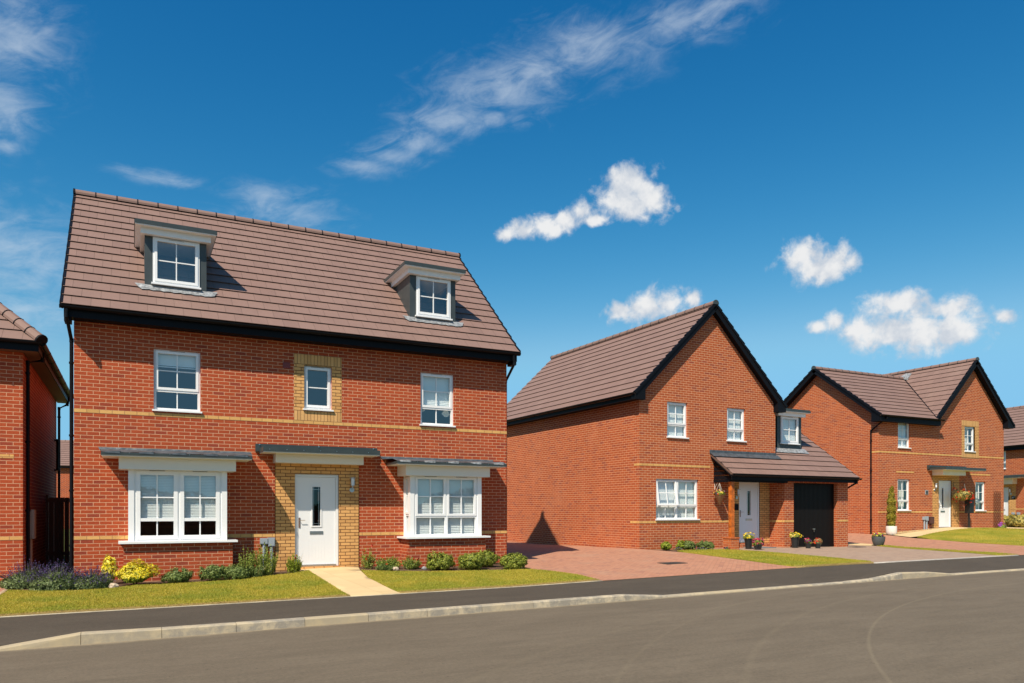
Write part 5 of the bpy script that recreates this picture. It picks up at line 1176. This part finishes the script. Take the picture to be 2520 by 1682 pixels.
herb(2.28, 16.35, .22, .30, M_HEBE, 'short greyish weedy plant in front of the tall feathery ones', 43, n=40)
herb(3.18, 16.85, .17, .42, M_LIME, 'small yellow-green feathery plant with red poppies left of the doorstep path', 44, n=52, flowers=M_PETR, nf=4)
herb(4.85, 16.85, .18, .52, M_HERB, 'thin weedy plant with orange-red poppies right beside the path', 45, n=26, flowers=M_PETR, nf=7, straw=5)
herb(5.25, 16.6, .30, .30, M_HERB, 'bushy low green plant between the poppies and the right bay', 46, n=80, flowers=M_PETR, nf=2)
herb(5.70, 16.42, .24, .30, M_HERB, 'loose green plant with red poppies at the left corner of the right bay', 47, n=46, flowers=M_PETR, nf=6)
herb(5.05, 16.3, .20, .14, M_HEBE, 'very low leafy plant at the lawn edge by the path', 48, n=50, straw=0)
def rock(x, y, s, lab, sd, m=None):
    import bmesh
    rg = random.Random(sd); bm = bmesh.new(); bmesh.ops.create_icosphere(bm, subdivisions=2, radius=s)
    for v in bm.verts: v.co *= rg.uniform(.75, 1.15); v.co.z *= .75; v.co.x *= 1.15
    me = bpy.data.meshes.new('rock'); bm.to_mesh(me); bm.free(); me.materials.append(m or M_STONE); o = bpy.data.objects.new('rock', me); C.objects.link(o); o.location = (x, y, h(x, y) + s * .35)
    tag(o, lab, 'rock', 'stones in the flower beds')
rock(-.30, 15.8, .075, 'pale stone on the soil between the lavender and the yellow shrub', 1); rock(5.28, 16.2, .07, 'tan pointed stone at the lawn edge among the weeds', 2); rock(5.95, 16.15, .06, 'small grey-blue stone left of the first rounded shrub', 3, M_SLOT)
# bed in front of the gable house
G = 'small shrubs in front of the gable house'
ball_bush(14.62, 18.42, .18, .14, M_LIME, 'small yellow-green shrub nearest the corner of the gable house', 51, name='small_shrub', group=G, n=1300, size=.04)
ball_bush(15.22, 18.50, .13, .17, M_LIME, 'small yellow shoot touching a grey-green shrub under the gable window', 52, name='small_shrub', group=G, n=800, size=.04)
ball_bush(15.55, 18.5, .25, .16, M_HEBE, 'grey-green rounded shrub below the ground-floor window of the gable house', 53, name='small_shrub', group=G, n=3000)
ball_bush(16.35, 18.65, .27, .155, M_HEBE, 'grey-green rounded shrub between the window and the porch plinth', 54, name='small_shrub', group=G, n=3000)
def tinyflowers(x, y, r, lab, sd, m):
    t = thing('flower_patch', (x, y, h(x, y)), 0, lab, 'flowers', 'violet flowers in the gable house bed'); rng = np.random.default_rng(sd); n = 60
    P = np.stack([rng.normal(size=n) * r * .5, rng.normal(size=n) * r * .3, rng.uniform(.02, .09, n)], 1); leaf_mesh('flowers', m, P, .035, t, sd, None, 1., sides=5); leaf_mesh('foliage', M_HERB, P * .9, .04, t, sd + 1)
tinyflowers(14.98, 18.3, .16, 'dark violet flowers right of the small yellow-green shrub', 1, M_PURP); tinyflowers(15.75, 18.22, .2, 'violet flowers at the foot of the grey-green shrub under the window', 2, M_PURP); tinyflowers(16.98, 18.35, .07, 'tiny violet flower clump left of the porch plinth', 3, M_PURP)
# ---- potted plants
def pot(name, prof, m, x, y, lab, flm, R_, hz, nfl, sd, leafm=None, group='flower pots by the porch and garage', leafy=1., z=None, fs=.045):
    t = thing(name, (x, y, h(x, y) if z is None else z), 0, lab, 'flower pot', group); b = MB(); b.lathe(prof, n=24); top = prof[-1]
    b.lathe([(top[0], top[1]), (top[0] - .014, top[1]), (top[0] - .016, top[1] - .03), (0, top[1] - .03)], n=24); b.build('pot', m, t, smooth=True)
    P, d = blobpts(int(420 * leafy), R_, R_, hz, sd, .6, 8, .3, 0, hz * .5); P[:, 2] += top[1] - .02; leaf_mesh('foliage', leafm or M_HERB, P, .04, t, sd, d)
    P, d = blobpts(nfl, R_ * 1.05, R_ * 1.05, hz * 1.1, sd + 1, .15, 8, .3, 0.02, hz * .6); P[:, 2] += top[1] - .02
    P4 = np.repeat(P, 3, 0) + np.random.default_rng(sd).normal(size=(len(P) * 3, 3)) * .01; leaf_mesh('flowers', flm, P4, fs, t, sd, np.repeat(d, 3, 0) + np.array([-.2, -.5, .2]), 1., .35, sides=6)
    return t
tall = [(0, .0), (.09, 0), (.10, .05), (.135, .32), (.15, .325), (.15, .36)]; small = [(0, 0), (.075, 0), (.095, .13), (.108, .135), (.108, .17)]
pot('flower_pot', tall, M_POT, 17.98, 18.42, 'tall black pot of yellow and red pansies right beside the porch plinth', M_PETY, .18, .10, 60, 61)
pot('flower_pot', [(0, 0), (.10, 0), (.13, .14), (.14, .145), (.14, .175)], M_POT, 17.92, 17.95, 'low black pot of red and magenta flowers before the tall pot by the plinth', M_PETM, .17, .14, 70, 62)
pot('flower_pot', tall, M_POT, 19.95, 18.30, 'tall black pot of yellow pansies against the wall left of the garage', M_PETY, .19, .10, 60, 63)
pot('flower_pot', small, M_POT, 20.18, 17.95, 'small dark pot of red flowers, left one of the two beside the garage door', M_PETM, .12, .12, 40, 64)
pot('flower_pot', small, M_POT, 20.52, 17.85, 'small dark pot of red flowers standing in front of the black garage door', M_PETR, .115, .13, 30, 65, leafm=M_STRAW)
pot('bowl_planter', [(0, 0), (.13, 0), (.18, .06), (.22, .19), (.232, .30), (.232, .345)], M_POTG, 24.42, 18.52, 'round grey bowl planter of mixed pansies at the corner between two driveways', M_PETX, .20, .10, 40, 66, group='planters of the crossed-gable house')
t = pot('white_planter', [(0, 0), (.17, 0), (.20, .03), (.212, .12), (.212, .35), (.20, .37)], M_POTW, 28.30, 20.85, 'white round planter holding a narrow columnar conifer', M_LIME, .14, .04, 3, 67, group='planters of the crossed-gable house')
tag(t, cat='planter')
cn = thing('columnar_conifer', (28.30, 20.85, h(28.3, 20.85) + .33), 0, 'narrow yellow-green columnar conifer growing in the white planter', 'conifer')
rng = np.random.default_rng(7); n = 9000; zz = rng.uniform(0, 1, n) ** .9; tw = np.where(zz > .86, .05 * np.sign(rng.normal(size=n)), 0); rr = .155 * np.minimum(1, (zz + .06) * 6) * np.minimum(1, (1.03 - zz) * 2.6) ** .6 * (1 + .14 * np.sin(zz * 31)) * rng.uniform(.55, 1, n) ** .4; rr = np.where(zz > .86, rr * .55, rr); aa = rng.uniform(0, 6.283, n)
leaf_mesh('foliage', M_YEW, np.stack([np.cos(aa) * rr + tw, np.sin(aa) * rr, zz * 1.62 + np.where(tw > 0, .07, 0)], 1), .05, cn, 7, np.stack([np.cos(aa), np.sin(aa), aa * 0 + .5], 1), 1.8, .8); trunk(cn, 1.3, .03, 'trunk', 2, .02)
# hanging baskets
def H2w(u, v): return (14.1 + u * math.cos(R2) - v * math.sin(R2), 19.09 + u * math.sin(R2) + v * math.cos(R2))
x, y = H2w(3.12, -.25); t = thing('hanging_basket', (x, y, 1.79), 0, 'cone-shaped wicker hanging basket of bright pansies on the wall of the gable house', 'hanging basket', 'hanging baskets')
b = MB(); b.lathe([(.0, 0), (.03, .02), (.165, .32), (.175, .33), (.165, .33)], n=18); b.build('wicker_cone', M_RATTAN, t, smooth=True)
b = MB()
for a in (0, 2.09, 4.19): b.tube([(.16 * math.cos(a), .16 * math.sin(a), .33), (0, 0, .72)], .006, 5)
b.tube([(0, 0, .72), (0, 0, .80), (0, .23, .86), (0, .23, .50)], .009, 5); b.tube([(0, .23, .55), (0, .04, .80)], .007, 5); b.build('bracket_and_chains', M_POTW, t)
P, d = blobpts(240, .19, .19, .09, 71, .5, 8, .3, -.1, .04); P[:, 2] += .33; leaf_mesh('foliage', M_HERB, P, .045, t, 71, d)
P, d = blobpts(46, .19, .19, .11, 72, .1, 8, .3, -.02, .06); P[:, 2] += .33; leaf_mesh('flowers', M_PETX, np.repeat(P, 3, 0), .055, t, 72, np.repeat(d, 3, 0) + np.array([-.2, -.5, .2]), 1., .4, sides=6)
x, y = 28.1 + 5.05, 21.306 - .48; t = thing('hanging_basket', (x, y, 2.05), 0, 'large overflowing hanging basket of red flowers right of the white door', 'hanging basket', 'hanging baskets')
b = MB(); b.lathe([(.0, 0), (.12, .03), (.2, .1), (.24, .22)], n=16); b.build('bowl', M_RATTAN, t, smooth=True)
b = MB()
for a in (0, 2.09, 4.19): b.tube([(.23 * math.cos(a), .23 * math.sin(a), .22), (0, 0, .75)], .006, 5)
b.tube([(0, 0, .75), (0, 0, .82), (-.05, .46, .82), (-.05, .46, .45)], .01, 5); b.build('bracket_and_chains', M_POT, t)
P, d = blobpts(1500, .40, .34, .22, 73, .7, 12, .35, -.2, .22); leaf_mesh('foliage', M_GOLDH, P, .05, t, 73, d, 1.7, 1.)
P, d = blobpts(54, .48, .40, .30, 74, .1, 12, .35, -.25, .2); P += np.array([0, 0, -.02]); leaf_mesh('flowers', M_PETR, np.repeat(P, 4, 0) + np.random.default_rng(3).normal(size=(256, 3))[:len(P) * 4] * .018, .06, t, 74, None, 1., sides=6)
# black mailbox on a post
t = thing('mailbox', (33.62, 20.9, h(33.62, 20.9)), 0, 'tall black mailbox on a thin black post in front of the brick wall', 'mailbox')
b = MB(); b.box(-.13, .17, -.12, .12, .68, 1.30); b.hexa([(-.14, -.14, 1.30), (.18, -.14, 1.30), (.18, .13, 1.30), (-.14, .13, 1.30)], [(-.14, -.14, 1.31), (.18, -.14, 1.31), (.18, .13, 1.35), (-.14, .13, 1.35)]); b.box(-.08, .12, -.128, -.12, 1.14, 1.17); b.build('box', M_MAILB, t)
b = MB(); b.box(-.04, .02, -.03, .03, -.05, .68); b.build('post', M_MAILB, t)
# trellis
t = thing('trellis', (28.1 + 7.95, 21.24, .68), 0, 'brown diamond trellis fixed to the brick wall near its right corner', 'trellis'); wT, hT = .58, 1.85
b = MB(); n = 9; st = hT / n
for i in range(-3, n):
    for sgn in (1, -1):
        z0 = i * st; a = (0, z0); c_ = (wT, z0 + wT * 1.45)
        pts = []
        for q in (a, c_):
            pts.append(q)
        (xa, za), (xb, zb) = a, c_
        if za < 0: xa = -za / 1.45; za = 0
        if zb > hT: xb = wT - (zb - hT) / 1.45; zb = hT
        if xb <= xa: continue
        if sgn < 0: xa, xb = wT - xa, wT - xb
        yq = 0 if sgn > 0 else .012
        dx, dz = xb - xa, zb - za; L = math.hypot(dx, dz); nx, nz = -dz / L * .008, dx / L * .008
        b.hexa([(xa - nx, yq, za - nz), (xb - nx, yq, zb - nz), (xb - nx, yq + .01, zb - nz), (xa - nx, yq + .01, za - nz)], [(xa + nx, yq, za + nz), (xb + nx, yq, zb + nz), (xb + nx, yq + .01, zb + nz), (xa + nx, yq + .01, za + nz)])
b.build('lattice', M_TRELL, t)
t = thing('climbing_plant', (28.1 + 8.35, 21.1, h(36.4, 21.1)), 0, 'small plant with violet-pink flowers at the foot of the trellis', 'plant')
P, d = blobpts(420, .2, .16, .16, 81, .6); leaf_mesh('foliage', M_HERB, P, .05, t, 81); P, d = blobpts(26, .17, .14, .18, 82, .1, cz=.22); leaf_mesh('flowers', M_PETP, np.repeat(P, 3, 0), .075, t, 82, np.repeat(d, 3, 0) + np.array([0, -.6, 0]), 1., .4, sides=6)
# golden hedge plants at the far right
H4 = lambda u, v: (46.2 + u * math.cos(R(-99.5)) - v * math.sin(R(-99.5)), 30 + u * math.sin(R(-99.5)) + v * math.cos(R(-99.5)))
for i, (u, lab) in enumerate(((3.95, 'variegated yellow-green hedge bush in front of the distant white door'), (4.72, 'variegated yellow-green hedge bush right of the first, at the photo edge'), (5.5, 'variegated yellow-green hedge bush furthest to the right'))):
    x, y = H4(u, -.75); ball_bush(x, y, .55, .36, M_GOLDH, lab, 90 + i, name='hedge_bush', group='golden hedge of the distant house', n=1500, size=.11, amp=.3)
# ---- grass on the lawns
def inside(p, x, y):
    c = np.zeros(len(x), bool); n = len(p); j = n - 1
    for i in range(n):
        xi, yi = p[i]; xj, yj = p[j]
        c ^= ((yi > y) != (yj > y)) & (x < (xj - xi) * (y - yi) / (yj - yi + 1e-12) + xi); j = i
    return c
def grass(k, dens, hgt, seed, lab):
    p = LAWNS[k]; rng = np.random.default_rng(seed); xs = [q[0] for q in p]; ys = [q[1] for q in p]
    if k == 'e': xs = [27, 42]
    n = int((max(xs) - min(xs)) * (max(ys) - min(ys)) * dens); x = rng.uniform(min(xs), max(xs), n); y = rng.uniform(min(ys), max(ys), n); ok = inside(p, x, y); x, y = x[ok], y[ok]
    g0, g1, st = (min(xs) - 1, min(ys) - 1, .25); nx, ny = int((max(xs) - g0) / st) + 6, int((max(ys) - g1) / st) + 6
    lz = lawn_z(k); Z = np.array([[lz(g0 + i * st, g1 + j * st) for i in range(nx)] for j in range(ny)]); fx, fy = (x - g0) / st, (y - g1) / st; i, j = fx.astype(int), fy.astype(int); a, b = fx - i, fy - j
    z = Z[j, i] * (1 - a) * (1 - b) + Z[j, i + 1] * a * (1 - b) + Z[j + 1, i] * (1 - a) * b + Z[j + 1, i + 1] * a * b + .015
    m = len(x); D = np.stack([rng.normal(size=m) * .4, rng.normal(size=m) * .4, rng.uniform(.6, 1.2, m)], 1) * hgt
    tag(blades('grass', M_GRASS, np.stack([x, y, z], 1), D, .0027, None, seed), lab, 'grass', kind='stuff')
grass('a', 3600, .023, 1, 'short mown grass left of the cream path'); grass('b', 3600, .023, 2, 'short mown grass right of the cream path')
grass('c', 2400, .026, 3, 'short grass between the two driveways'); grass('d', 1500, .034, 4, 'thin strip of grass beyond the greyish driveway'); grass('e', 420, .04, 5, 'rising grass in front of the crossed-gable house')
# ---- across the street, behind the camera: seen only mirrored in the window glass
t = thing('wooden_fence', (-25, -9, -.2), 0, 'orange-brown board fence across the street, mirrored in the bay windows', 'fence'); b = MB(); b.box(0, 60, 0, .03, 0, 1.8); b.build('boards', M_FENCE, t); b = MB(); b.box(0, 60, .03, .08, .9, 1.0); b.build('rail', M_WOOD, t)
rng = np.random.default_rng(99); n = 30000; x = rng.uniform(-40, 55, n); zt = 2.5 + .5 * np.sin(x * .31) + .35 * np.sin(x * .83 + 1) + .2 * np.sin(x * 2.1)
tag(leaf_mesh('far_hedge', M_HEDGE, np.stack([x, -22 + rng.normal(size=n) * .8, rng.uniform(0, 1, n) * zt], 1), .26, None, 99), 'dark hedge and trees across the street, mirrored in the windows', 'hedge', kind='stuff')
